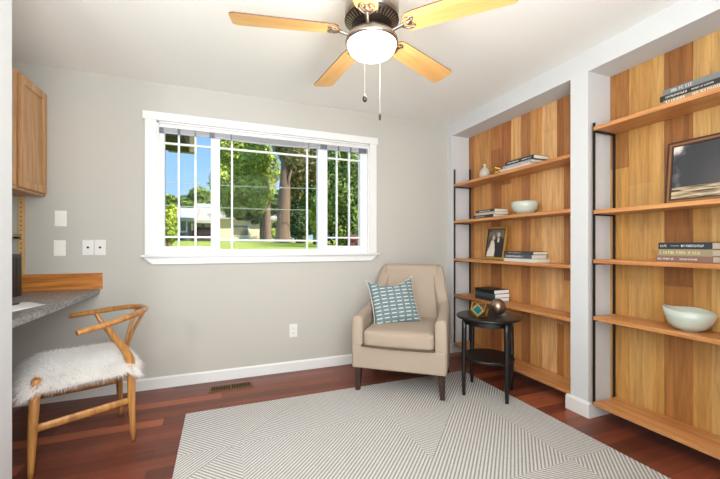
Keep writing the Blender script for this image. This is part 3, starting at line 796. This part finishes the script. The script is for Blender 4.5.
# black desk box and papers
sp = thing('desk_organizer', 'tall black box standing on the grey desk beside the wooden backsplash', 'desk organizer', (-1.285, 2.93, DZ), 0)
obj('case', bbox(-.052, .052, -.07, .07, 0, .275, .006), mat('black_plastic', (34, 33, 34), .4, var=.1), sp)
obj('front_strip', boxes((-.012, .02, -.0725, -.070, .03, .262)), mat('grey_gloss_strip', (92, 90, 90), .25, .4, var=.1), sp)
bm = bmesh.new(); tube(bm, [(.004, -.0725, .20), (.004, -.076, .20)], [.006, .006], 12, 1); obj('button', bm, M['nickel'], sp)
obj('side_groove', boxes((.0522, .0532, -.045, -.038, .02, .25), (.0522, .0532, .0, .007, .02, .25)), M['nickel_dark'], sp)
nb = thing('notebook', 'open white notebook lying on the grey desk', 'notebook', (-1.125, 2.37, DZ + .0005), -.3)
def page(x0, x1, y0, y1):
    bm = bmesh.new(); nn = 10; rows = []
    for i in range(nn + 1):
        u = i / nn; x = x0 + (x1 - x0) * u; z = .004 + .014 * math.sin(PI * min(1, u * 1.1)) if x1 > x0 else .004 + .014 * math.sin(PI * min(1, u * 1.1))
        rows.append([bm.verts.new((x, y0, z)), bm.verts.new((x, y1, z)), bm.verts.new((x, y1, .0005)), bm.verts.new((x, y0, .0005))])
    for a, b in zip(rows, rows[1:]):
        for k in range(4): bm.faces.new((a[k], a[(k + 1) % 4], b[(k + 1) % 4], b[k]))
    bm.faces.new(rows[0]); bm.faces.new(rows[-1]); return bm
obj('page_block', page(0, .18, -.15, .15), M['white_paper'], nb, True); obj('page_block', page(0, -.18, -.15, .15), M['white_paper'], nb, True)
pen = thing('pen', 'black pen lying across the open white notebook on the desk', 'pen', (-1.02, 2.36, DZ + .023), 1.3)
bm = bmesh.new(); tube(bm, [(-.07, 0, 0), (-.062, 0, 0), (.05, 0, 0), (.062, 0, 0)], [.003, .0045, .0045, .002], 10, 1); obj('barrel', bm, M['ink'], pen)
obj('clip', boxes((-.06, -.03, -.0015, .0015, .0044, .0062)), M['nickel'], pen)

# ------------------------------------------------------------------ wishbone chair
def wishbone():
    t = thing('wishbone_chair', 'oiled wood wishbone chair with curved top rail at the grey desk', 'chair', (-.769, 2.523, 0), math.radians(201))
    W = M['beech']
    for s in (1, -1):
        bm = bmesh.new(); tube(bm, [(.212, s * .262, 0), (.204, s * .255, .22), (.195, s * .248, .40), (.190, s * .246, .468), (.190, s * .246, .476)], [.0125, .0195, .021, .020, .012], 14, 5); obj('leg', bm, W, t, True)
        bm = bmesh.new(); tube(bm, [(-.228, s * .212, 0), (-.220, s * .208, .22), (-.218, s * .204, .40), (-.212, s * .203, .47), (-.185, s * .21, .54), (-.135, s * .232, .62), (-.105, s * .245, .68), (-.10, s * .247, .70)], [.012, .019, .0225, .024, .021, .016, .013, .012], 14, 5); obj('leg', bm, W, t, True)
        bm = bmesh.new(); a = Vector((.203, s * .252, .232)); b = Vector((-.219, s * .207, .240))
        tube(bm, [a, a.lerp(b, .5), b], [.009, .010, .009], 10, 4, squash=2.2); 
        for v in bm.verts: v.co.y = s * .23 + (v.co.y - s * .23) * .45 if False else v.co.y
        obj('stretcher', bm, W, t, True)
        bm = bmesh.new(); tube(bm, [(.19, s * .244, .428), (-.214, s * .203, .428)], [.017, .017], 10, 1); obj('seat_rail', bm, W, t, True)
    bm = bmesh.new(); tube(bm, [(.204, -.252, .20), (.204, .252, .20)], [.014, .014], 10, 1); obj('stretcher', bm, W, t, True)
    for x, y in ((.19, .244), (-.214, .203)):
        bm = bmesh.new(); tube(bm, [(x, -y, .432), (x, y, .432)], [.016, .016], 10, 1); obj('seat_rail', bm, W, t, True)
    bm = bmesh.new(); prism(bm, [(.19, -.24), (.19, .24), (-.212, .2), (-.212, -.2)], .436, .449, 'z'); obj('woven_seat', bm, M['paper_cord'], t)
    rail = [(.035, .298, .688), (-.02, .280, .695), (-.10, .250, .706), (-.20, .198, .722), (-.29, .115, .735), (-.325, 0, .738)]
    rail += [(x, -y, z) for x, y, z in rail[-2::-1]]
    bm = bmesh.new(); tube(bm, rail, [.018, .019, .019, .019, .019, .019, .019, .019, .019, .019, .018], 14, 6, squash=.85); obj('top_rail', bm, W, t, True)
    for s in (1, -1):
        bm = bmesh.new(); tube(bm, [(-.214, s * .012, .43), (-.222, s * .016, .49), (-.250, s * .050, .60), (-.300, s * .098, .725)], [.013, .012, .010, .010], 10, 5); obj('back_splat', bm, W, t, True)
    return t
wishbone()
# sheepskin
def fur():
    rr = random.Random(5); bm = bmesh.new()
    ca, sa = math.cos(math.radians(201)), math.sin(math.radians(201))
    # pad
    n = 22; g = {}
    def surf(u, v):
        # u along depth (-1 rear .. 1 front), v lateral
        x = -.002 + u * .222; y = v * (.232 + .02 * u)
        r = max(abs(u), abs(v)); z = .472 + .022 * (1 - r ** 3)
        if abs(u) > .82: z -= (abs(u) - .82) * .22
        if abs(v) > .82: z -= (abs(v) - .82) * .28
        return Vector((x, y, z))
    top = [[bm.verts.new(surf(-1 + 2 * i / n, -1 + 2 * j / n)) for j in range(n + 1)] for i in range(n + 1)]
    for i in range(n):
        for j in range(n): bm.faces.new((top[i][j], top[i + 1][j], top[i + 1][j + 1], top[i][j + 1]))
    bot = [[bm.verts.new(surf(-1 + 2 * i / n, -1 + 2 * j / n) - Vector((0, 0, .0205))) for j in range(n + 1)] for i in range(n + 1)]
    for i in range(n):
        for j in range(n): bm.faces.new((bot[i][j], bot[i][j + 1], bot[i + 1][j + 1], bot[i + 1][j]))
    t = thing('sheepskin_throw', 'fluffy white sheepskin laid over the wishbone chair seat', 'sheepskin', (-.769, 2.523, 0), math.radians(201))
    obj('hide', bm, M['fur'], t, True)
    bm = bmesh.new()
    for k in range(24000):
        u, v = rr.uniform(-1, 1), rr.uniform(-1, 1)
        if rr.random() < .38:
            if rr.random() < .5: u = rr.choice((-1, 1)) * rr.uniform(.9, 1)
            else: v = rr.choice((-1, 1)) * rr.uniform(.9, 1)
        p = surf(u, v)
        d = Vector((u * abs(u) ** 3 * 1.1 + rr.gauss(0, .38), v * abs(v) ** 3 * 1.1 + rr.gauss(0, .38), .55 - .55 * max(abs(u), abs(v)) ** 4 + rr.gauss(0, .15))).normalized()
        L = rr.uniform(.03, .062) * (1.35 if max(abs(u), abs(v)) > .88 else 1)
        w = .0014
        s = d.cross(Vector((rr.gauss(0, 1), rr.gauss(0, 1), rr.gauss(0, 1)))).normalized() * w
        m = p + d * L * .55; e = p + d * L + Vector((rr.gauss(0, .003), rr.gauss(0, .003), -.006 - L * .22))
        a, b, c, dd, f = [bm.verts.new(q) for q in (p - s, p + s, m + s * .8, m - s * .8, e)]
        bm.faces.new((a, b, c, dd)); bm.faces.new((dd, c, f))
    obj('fleece', bm, M['fur'], t); return t
t = fur(); t.children[-1]['kind'] = 'stuff'
for c in t.children:
    if c.name.startswith('fleece'): c['kind'] = 'stuff'
    elif 'kind' in c: del c['kind']

# ------------------------------------------------------------------ ceiling fan
def fan():
    t = thing('ceiling_fan', 'brushed nickel ceiling fan with five light wood blades and dome light', 'ceiling fan', (.688, 1.605, 0))
    bm = bmesh.new(); lathe(bm, [(.06, 2.4395), (.085, 2.437), (.092, 2.40), (.105, 2.375), (.125, 2.35), (.132, 2.32), (.132, 2.275), (.124, 2.26), (.118, 2.255)], 48); obj('motor_housing', bm, M['nickel'], t, True)
    bm = bmesh.new(); lathe(bm, [(.115, 2.256), (.132, 2.25), (.134, 2.243), (.118, 2.236), (.085, 2.215), (.06, 2.20)], 48); fl = obj('vent_ring', bm, M['nickel_dark'], t, True)
    bm = bmesh.new()
    for k in range(40):
        a = 2 * PI * k / 40
        Mx = Matrix.Rotation(a, 4, 'Z')
        box(bm, .078, .130, -.0035, .0035, -.003, .003, M4=Mx @ Matrix.Translation((0, 0, 2.228)) @ Matrix.Translation((.1, 0, 0)) @ Matrix.Rotation(-.52, 4, 'Y') @ Matrix.Translation((-.1, 0, 0)))
    obj('vent_fins', bm, M['nickel'], fl)
    bm = bmesh.new(); lathe(bm, [(.055, 2.215), (.075, 2.208), (.078, 2.18), (.070, 2.165), (.05, 2.16)], 36); obj('flywheel_hub', bm, M['nickel_dark'], t, True)
    bm = bmesh.new(); lathe(bm, [(.05, 2.192), (.085, 2.186), (.112, 2.172), (.127, 2.152), (.130, 2.138), (.127, 2.128), (.112, 2.128)], 48); fit = obj('light_fitter', bm, M['nickel'], t, True)
    m, nt, b = new_mat('frosted_glass_lit')
    b.inputs['Base Color'].default_value = (.95, .93, .88, 1); b.inputs['Roughness'].default_value = .4
    no = N(nt, 'ShaderNodeTexNoise'); no.inputs['Scale'].default_value = 3; nt.links.new(coords(nt), no.inputs['Vector'])
    nt.links.new(mix(nt, no.outputs['Fac'], (1, .93, .82, 1), (1, .96, .88, 1)), b.inputs['Emission Color']); b.inputs['Emission Strength'].default_value = 3.2
    bm = bmesh.new(); lathe(bm, [(.122, 2.131), (.121, 2.120), (.114, 2.103), (.099, 2.086), (.075, 2.073), (.045, 2.065), (.018, 2.062), (.0, 2.0615)], 48); obj('glass_bowl', bm, m, t, True)
    for k in range(5):
        a = math.radians(96.1 + 72 * k + 0)
        Z = 2.19
        br = bpy.data.objects.new('blade_arm_pivot', None)
        Mx = Matrix.Rotation(a, 4, 'Z') @ Matrix.Translation((0, 0, Z)) @ Matrix.Rotation(math.radians(-11), 4, 'X')
        # blade outline with a thin dark edge
        pts = []
        r0, r1 = .165, .665
        w0, w1 = .056, .067
        cr = .028
        pts += [(r0, -w0 * .55), (r0 + .02, -w0 * .9), (r0 + .06, -w0)]
        for q in range(6):
            th = -PI / 2 + q / 5 * PI / 2; pts.append((r1 - cr + cr * math.cos(th), -w1 + cr + cr * math.sin(th)))
        for q in range(6):
            th = q / 5 * PI / 2; pts.append((r1 - cr + cr * math.cos(th), w1 - cr + cr * math.sin(th)))
        pts += [(r0 + .06, w0), (r0 + .02, w0 * .9), (r0, w0 * .55)]
        bm = bmesh.new(); prism(bm, pts, -.003, .003, 'z')
        for f in bm.faces:
            f.normal_update(); f.material_index = 0 if abs(f.normal.z) > .9 else 1
        o = obj('blade', bm, [M['blade'], M['blade_edge']], t); o.matrix_local = Mx
        # ornate iron
        bm = bmesh.new()
        tube(bm, [(.070, 0, -.008), (.105, 0, -.022), (.14, 0, -.016), (.165, 0, -.007)], [.009, .008, .008, .009], 10, 4, squash=.7)
        for s in (-1, 1):
            tube(bm, [(.150, 0, -.010), (.168, s * .022, -.0075), (.192, s * .034, -.0068), (.214, s * .026, -.0068), (.210, s * .012, -.0068), (.196, s * .010, -.0068)], [.005, .005, .0045, .004, .0035, .003], 8, 4, squash=.7)
        lathe(bm, [(.012, -.0105), (.015, -.008), (.016, -.0035)], 14, (.192, 0, 0))
        for s in (-1, 1): lathe(bm, [(.005, -.011), (.007, -.008), (.007, -.0035)], 10, (.200, s * .026, 0))
        bi = obj('blade_iron', bm, M['nickel'], t, True); bi.matrix_local = Mx
    # pull chains
    for dx, dy, zb in ((-.045, -.02, 1.846), (.058, .03, 1.788)):
        bm = bmesh.new(); tube(bm, [(dx, dy, 2.15), (dx, dy, zb + .02)], [.0003, .0003], 5, 1); ch = obj('pull_chain', bm, M['ceiling'], t)
        bm = bmesh.new(); lathe(bm, [(.002, .022), (.006, .016), (.011 if dx < 0 else .006, .006), (.011 if dx < 0 else .006, -.006), (.004, -.014)], 14, (dx, dy, zb)); obj('pull_knob', bm, M['nickel_dark'], ch, True)
    return t
fan()

# ------------------------------------------------------------------ outside
rl = random.Random(21)
# sloping lawn
bm = bmesh.new(); xs = [-40 + i * 4 for i in range(24)]; ys = [(3.45, .6), (5, 1.02), (12, 1.17), (22, 1.42), (34, 1.72), (70, 2.2)]
gr = [[bm.verts.new((x, y, z)) for x in xs] for y, z in ys]
for a, b in zip(gr, gr[1:]):
    for i in range(len(xs) - 1): bm.faces.new((a[i], a[i + 1], b[i + 1], b[i]))
lw = struct('ground_lawn', bm, M['grass'])
def gz(y):
    for (a, za), (b, zb) in zip(ys, ys[1:]):
        if a <= y <= b: return za + (zb - za) * (y - a) / (b - a)
    return 2.2
def foliage(name, blobs, count, size, m, parent, seed):
    rr = random.Random(seed); V = []; Fc = []; tone = []
    tot = sum(b[3] * b[4] * b[5] for b in blobs)
    for (cx_, cy_, cz_, rx, ry, rz) in blobs:
        for k in range(int(count * rx * ry * rz / tot) + 1):
            while True:
                d = Vector((rr.uniform(-1, 1), rr.uniform(-1, 1), rr.uniform(-1, 1)))
                if .001 < d.length <= 1: break
            if rr.random() < .75: d = d.normalized() * rr.uniform(.7, 1.05)
            p = Vector((cx_ + d.x * rx, cy_ + d.y * ry, cz_ + d.z * rz))
            nrm = (d + Vector((rr.gauss(0, .5), rr.gauss(0, .5), rr.gauss(0, .5)))).normalized()
            a = nrm.orthogonal().normalized(); a = Matrix.Rotation(rr.uniform(0, 6.28), 3, nrm) @ a; b = nrm.cross(a)
            s = size * rr.uniform(.5, 1.3); i = len(V)
            V += [p - a * s, p - b * s * .5, p + a * s, p + b * s * .5]; Fc.append((i, i + 1, i + 2, i + 3))
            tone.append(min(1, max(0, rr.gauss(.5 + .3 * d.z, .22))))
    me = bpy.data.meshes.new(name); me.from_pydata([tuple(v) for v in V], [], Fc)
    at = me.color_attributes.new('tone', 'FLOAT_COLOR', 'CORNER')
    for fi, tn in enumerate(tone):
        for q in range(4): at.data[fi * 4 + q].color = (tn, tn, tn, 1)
    me.materials.append(m); o = bpy.data.objects.new(name, me); col.objects.link(o)
    if parent: o.parent = parent
    return o
def clump(c, r, n, seed, sq=.8):
    rr = random.Random(seed); out = [(c[0], c[1], c[2], r[0] * .8, r[1] * .8, r[2] * .8)]
    for i in range(n):
        d = Vector((rr.gauss(0, 1), rr.gauss(0, 1), rr.gauss(0, 1))).normalized()
        k = rr.uniform(.25, .45)
        out.append((c[0] + d.x * r[0] * .8, c[1] + d.y * r[1] * .8, c[2] + d.z * r[2] * .8, r[0] * k, r[1] * k, r[2] * k))
    return out
def tree(name, label, px0, px1, py0, py1, Y, count, size, m, seed, trunk=None, tm='bark', thick=.2, n=14, cat='tree', depth=.7, lean=0):
    a = onY(px0, py0, Y); b = onY(px1, py1, Y)
    c = (a + b) / 2; rx = abs(b.x - a.x) / 2 / 1.15; rz = abs(a.z - b.z) / 2 / 1.15; ry = min(rx, rz) * depth
    cxm = (onY(trunk, 240, Y).x if trunk else c.x)
    g = gz(Y)
    t = thing(name, label, cat, (cxm, Y, g))
    bl = [(p[0] - cxm, p[1] - Y, p[2] - g, *p[3:]) for p in clump(c, (rx, ry, rz), n, seed)]
    foliage('foliage', bl, count, size, m, t, seed)
    bm = bmesh.new(); top = max(.3, c.z - g)
    tube(bm, [(0, 0, -.1), (0, 0, .12 * top), (lean * .5, 0, top * .5), (lean, 0, top)], [thick * 1.35, thick, thick * .8, thick * .5], 10, 4)
    if top > 3:
        for q in range(5):
            an = q * 1.3 + seed; z0 = top * (.45 + .1 * q)
            tube(bm, [(lean * z0 / top, 0, z0), (lean + math.cos(an) * rx * .5, math.sin(an) * ry * .5, z0 + rz * .4)], [thick * .35, thick * .1], 6, 1)
    obj('trunk', bm, M[tm], t, True)
    return t
# left group
tree('leafy_bush', 'bright yellow-green bush just outside the left sash', 156, 182, 203, 250, 7.5, 3500, .05, M['leaf_bright'], 1, thick=.05, cat='bush', n=10)
tree('background_tree', 'mid green rounded tree behind the grey-roofed house', 178, 226, 184, 218, 42, 6000, .26, M['leaf_mid'], 2, thick=.3)
tree('background_tree', 'small dark green tree at the far left edge of the window view', 160, 180, 194, 216, 46, 1800, .3, M['leaf_mid'], 22, thick=.2, n=6)
# middle
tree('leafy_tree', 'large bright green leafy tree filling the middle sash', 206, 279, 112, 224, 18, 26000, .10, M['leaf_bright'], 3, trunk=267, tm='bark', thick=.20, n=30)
tree('leafy_tree', 'dark green tree behind the large bright leafy tree', 216, 284, 172, 226, 22.5, 9000, .15, M['leaf_dark'], 4, trunk=262, tm='bark_dark', thick=.15)
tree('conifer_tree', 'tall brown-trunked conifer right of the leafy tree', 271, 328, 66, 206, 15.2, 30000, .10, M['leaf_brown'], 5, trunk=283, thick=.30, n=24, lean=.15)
tree('dark_bush', 'dark green shrub at the foot of the tall conifer', 289, 312, 208, 246, 14, 4000, .07, M['leaf_dark'], 6, thick=.05, cat='bush', n=8)
tree('leafy_bush', 'light green shrub between the two tree trunks on the lawn', 268, 285, 226, 241, 26, 1200, .12, M['leaf_bright'], 7, thick=.05, cat='bush', n=5)
tree('background_tree', 'olive green tree behind the conifer seen at the right of the middle sash', 296, 350, 110, 236, 24.5, 12000, .17, M['leaf_mid'], 8, thick=.3)
tree('leafy_bush', 'yellow-green shrub at the right edge of the middle sash', 308, 326, 200, 246, 11.5, 3000, .06, M['leaf_bright'], 9, thick=.05, cat='bush', n=8)
# right
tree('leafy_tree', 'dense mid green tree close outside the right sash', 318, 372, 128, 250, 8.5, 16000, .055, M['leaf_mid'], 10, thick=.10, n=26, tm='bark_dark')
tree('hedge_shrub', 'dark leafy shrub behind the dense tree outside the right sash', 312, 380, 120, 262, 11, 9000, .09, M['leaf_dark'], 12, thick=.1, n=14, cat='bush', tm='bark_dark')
tree('flowering_shrub', 'dusky pink shrub low outside the right sash', 345, 365, 231, 252, 6, 1100, .025, M['flower'], 11, thick=.03, cat='bush', n=5)
tree('background_tree', 'dark distant treetop showing above the cream house roof', 222, 345, 178, 240, 52, 9000, .3, M['leaf_dark'], 13, thick=.4)
# neighbouring houses
def house(name, label, X0_, X1_, Y, D, z0, zw, zr, mw_, wins, over=.5):
    t = thing(name, label, 'house', ((X0_ + X1_) / 2, Y, z0)); cx_ = (X0_ + X1_) / 2; L = (X1_ - X0_) / 2
    obj('walls', boxes((-L, L, 0, D, -.3, zw)), mw_, t)
    bm = bmesh.new(); prism(bm, [(-over, zw - .05), (D / 2, zr), (D + over, zw - .05), (D + over, zw - .22), (-over, zw - .22)], -L - over, L + over, 'x')
    obj('roof', bm, M['roof'], t)
    for (wx, wz, ww, wh) in wins:
        w_ = obj('window', boxes((wx - ww / 2 - .07, wx + ww / 2 + .07, -.06, 0, wz - .07, wz + wh + .07)), M['vinyl'], t)
        obj('pane', boxes((wx - ww / 2, wx + ww / 2, -.08, -.06, wz, wz + wh)), M['house_window'], w_)
    return t
Yh = 30; a = onY(220, 238, Yh); b = onY(272, 238, Yh); zt = onY(240, 217, Yh).z; zr = onY(240, 205, Yh + 3).z; g = gz(Yh)
house('neighbor_house', 'cream single-storey house with pale roof behind the lawn', a.x - 1.5, b.x, Yh, 6, g, zt - g, zr - g, M['cream'], [(.3, onY(240, 235, Yh).z - g, 1.1, .75)])
Yh = 22; a = onY(181, 238, Yh); b = onY(219, 238, Yh); zt = onY(195, 218, Yh).z; zr = onY(195, 208, Yh + 3).z; g = gz(Yh)
hs = house('neighbor_house', 'grey-walled low house with pale roof and open carport seen through the left sash', onY(172, 238, Yh).x, onY(187, 238, Yh).x, Yh, 6, g, zt - g, zr - g, M['grey_siding'], [(0.2, .5, .25, .6)])
L = (onY(222, 238, Yh).x - onY(188, 238, Yh).x) / 2; ox = onY(203, 238, Yh + 1).x - hs.location.x
bm = bmesh.new(); prism(bm, [(.4, zt - g - .1), (3.5, zr - g - .02), (6.5, zt - g - .1), (6.5, zt - g - .25), (.4, zt - g - .25)], ox - L, ox + L, 'x'); obj('carport_roof', bm, M['roof'], hs)
for k in range(3): obj('post', boxes((ox - L + .25 + k * (L - .3), ox - L + .37 + k * (L - .3), 1, 1.12, 0, zt - g - .2)), M['vinyl'] if k == 0 else M['bark_dark'], hs)
obj('carport_wall', boxes((ox - L, ox + L, 5.5, 5.7, 0, zt - g - .2)), M['bark_dark'], hs)
fn = thing('board_fence', 'red-brown board fence in front of the carport', 'fence', (onY(203, 238, 20).x, 20, gz(20)))
L = (onY(214, 238, 20).x - onY(190, 238, 20).x) / 2
bm = bmesh.new(); k = -L
while k < L: box(bm, k, k + .13, 0, .03, 0, .52 + .015 * math.sin(k * 9)); k += .15
obj('boards', bm, M['red_fence'], fn); obj('rail', boxes((-L, L, .03, .08, .12, .2), (-L, L, .03, .08, .36, .44)), M['red_fence'], fn)
# overhanging roof corner of the wing outside, upper left
Ye = 5.2; a = onY(150, 139, Ye); b = onY(184.5, 139, Ye); c = onY(184, 120, Ye)
ev = thing('roof_eave', 'dark brown roof eave corner at the upper left of the window', 'eave', (b.x, Ye, b.z))
obj('fascia', boxes((a.x - b.x - 1.2, 0, 0, .06, .02, .75)), M['roof_dark'], ev)
d = onY(196, 150, Ye + .9)
obj('soffit', boxes((a.x - b.x - 1.2, 0, .06, .8, .02, .70)), M['roof_dark'], ev)
obj('side_soffit', boxes((-.3, d.x - b.x, .82, .95, .03, .70)), M['soffit'], ev)
bm = bmesh.new(); box(bm, a.x - b.x - 1.2, d.x - b.x + .1, -.05, 1.0, .75, .85); obj('roofing', bm, M['roof'], ev)
obj('wing_wall', boxes((a.x - b.x - 1.2, a.x - b.x - 1.05, .1, .8, -1.4, .1)), M['grey_siding'], ev)
# utility wires
for (y0_, y1_, dsc) in ((184, 188.5, 'upper thin utility wire crossing in front of the trees'), (207, 209.5, 'lower thin utility wire crossing in front of the trees')):
    p = onY(150, y0_ - 2, 14); q = onY(380, y1_ + 1, 14); mid = (p + q) / 2 - Vector((0, 0, .06))
    bm = bmesh.new(); tube(bm, [p, mid, q], [.014] * 3, 5, 12); tag(obj('utility_wire', bm, M['wire']), dsc, 'wire')

for o in list(col.objects):
    if o.parent or 'category' not in o: continue
    c = o['category']
    g = {'book': 'books lying in stacks on the wall shelves', 'wall plate': 'wall plates beside the oak cabinet', 'tree': 'trees outside the window', 'bush': 'shrubs outside the window', 'bowl': 'celadon bowls on the shelves', 'shelf unit': '', 'wire': 'utility wires outside the window'}.get(c)
    if o.name.startswith('shelf_unit'): g = 'niche shelf units'
    if g: o['group'] = g
# ------------------------------------------------------------------ light
def area(name, loc, target, size, power, colr=(1, 1, 1), sy=None, spread=None):
    l = bpy.data.lights.new(name, 'AREA'); l.size = size; l.energy = power; l.color = colr
    if sy: l.shape = 'RECTANGLE'; l.size_y = sy
    if spread: l.spread = spread
    o = bpy.data.objects.new(name, l); col.objects.link(o); o.location = loc
    o.rotation_euler = (Vector(target) - Vector(loc)).to_track_quat('-Z', 'Y').to_euler(); return o
area('ceiling_bounce_light', (.2, .1, 1.72), (.3, 1.5, 2.44), 1.6, 74, (.935, .972, 1))
area('low_fill_light', (.1, -.9, .8), (.1, 2.0, 2.5), 1.4, 38, (.935, .972, 1))
area('room_fill_light', (-.2, -1.1, 1.7), (.4, 3.2, 1.0), 1.8, 10, (.935, .972, 1))
area('side_key_light', (-1.3, .1, 1.75), (-.2, 3.0, .8), .3, 22, (.94, .98, 1))
pl = bpy.data.lights.new('fan_lamp', 'POINT'); pl.energy = 9; pl.color = (1, .86, .68); pl.shadow_soft_size = .1
po = bpy.data.objects.new('fan_lamp', pl); col.objects.link(po); po.location = (.688, 1.605, 1.98)
sl = bpy.data.lights.new('sun', 'SUN'); sl.energy = 8; sl.angle = .02; sl.color = (1, .95, .86)
so_ = bpy.data.objects.new('sun', sl); col.objects.link(so_); so_.rotation_euler = Vector((-.55, .55, -.8)).to_track_quat('-Z', 'Y').to_euler()
w = bpy.data.worlds.new('sky'); scn.world = w; w.use_nodes = True; nt = w.node_tree; bg = nt.nodes['Background']
tc = N(nt, 'ShaderNodeTexCoord'); s = N(nt, 'ShaderNodeSeparateXYZ'); nt.links.new(tc.outputs['Generated'], s.inputs[0])
rp = N(nt, 'ShaderNodeValToRGB'); e = rp.color_ramp.elements; e[0].position = 0; e[0].color = lin((176, 212, 246)); e[1].position = .5; e[1].color = lin((92, 166, 240))
nt.links.new(s.outputs['Z'], rp.inputs['Fac']); nt.links.new(rp.outputs['Color'], bg.inputs['Color']); bg.inputs['Strength'].default_value = 1.25
scn.view_settings.view_transform = 'Standard'; scn.view_settings.look = 'None'; scn.view_settings.exposure = 0
try:
    scn.cycles.use_denoising = True; scn.cycles.max_bounces = 8; scn.cycles.diffuse_bounces = 5; scn.cycles.transparent_max_bounces = 16
except Exception: pass
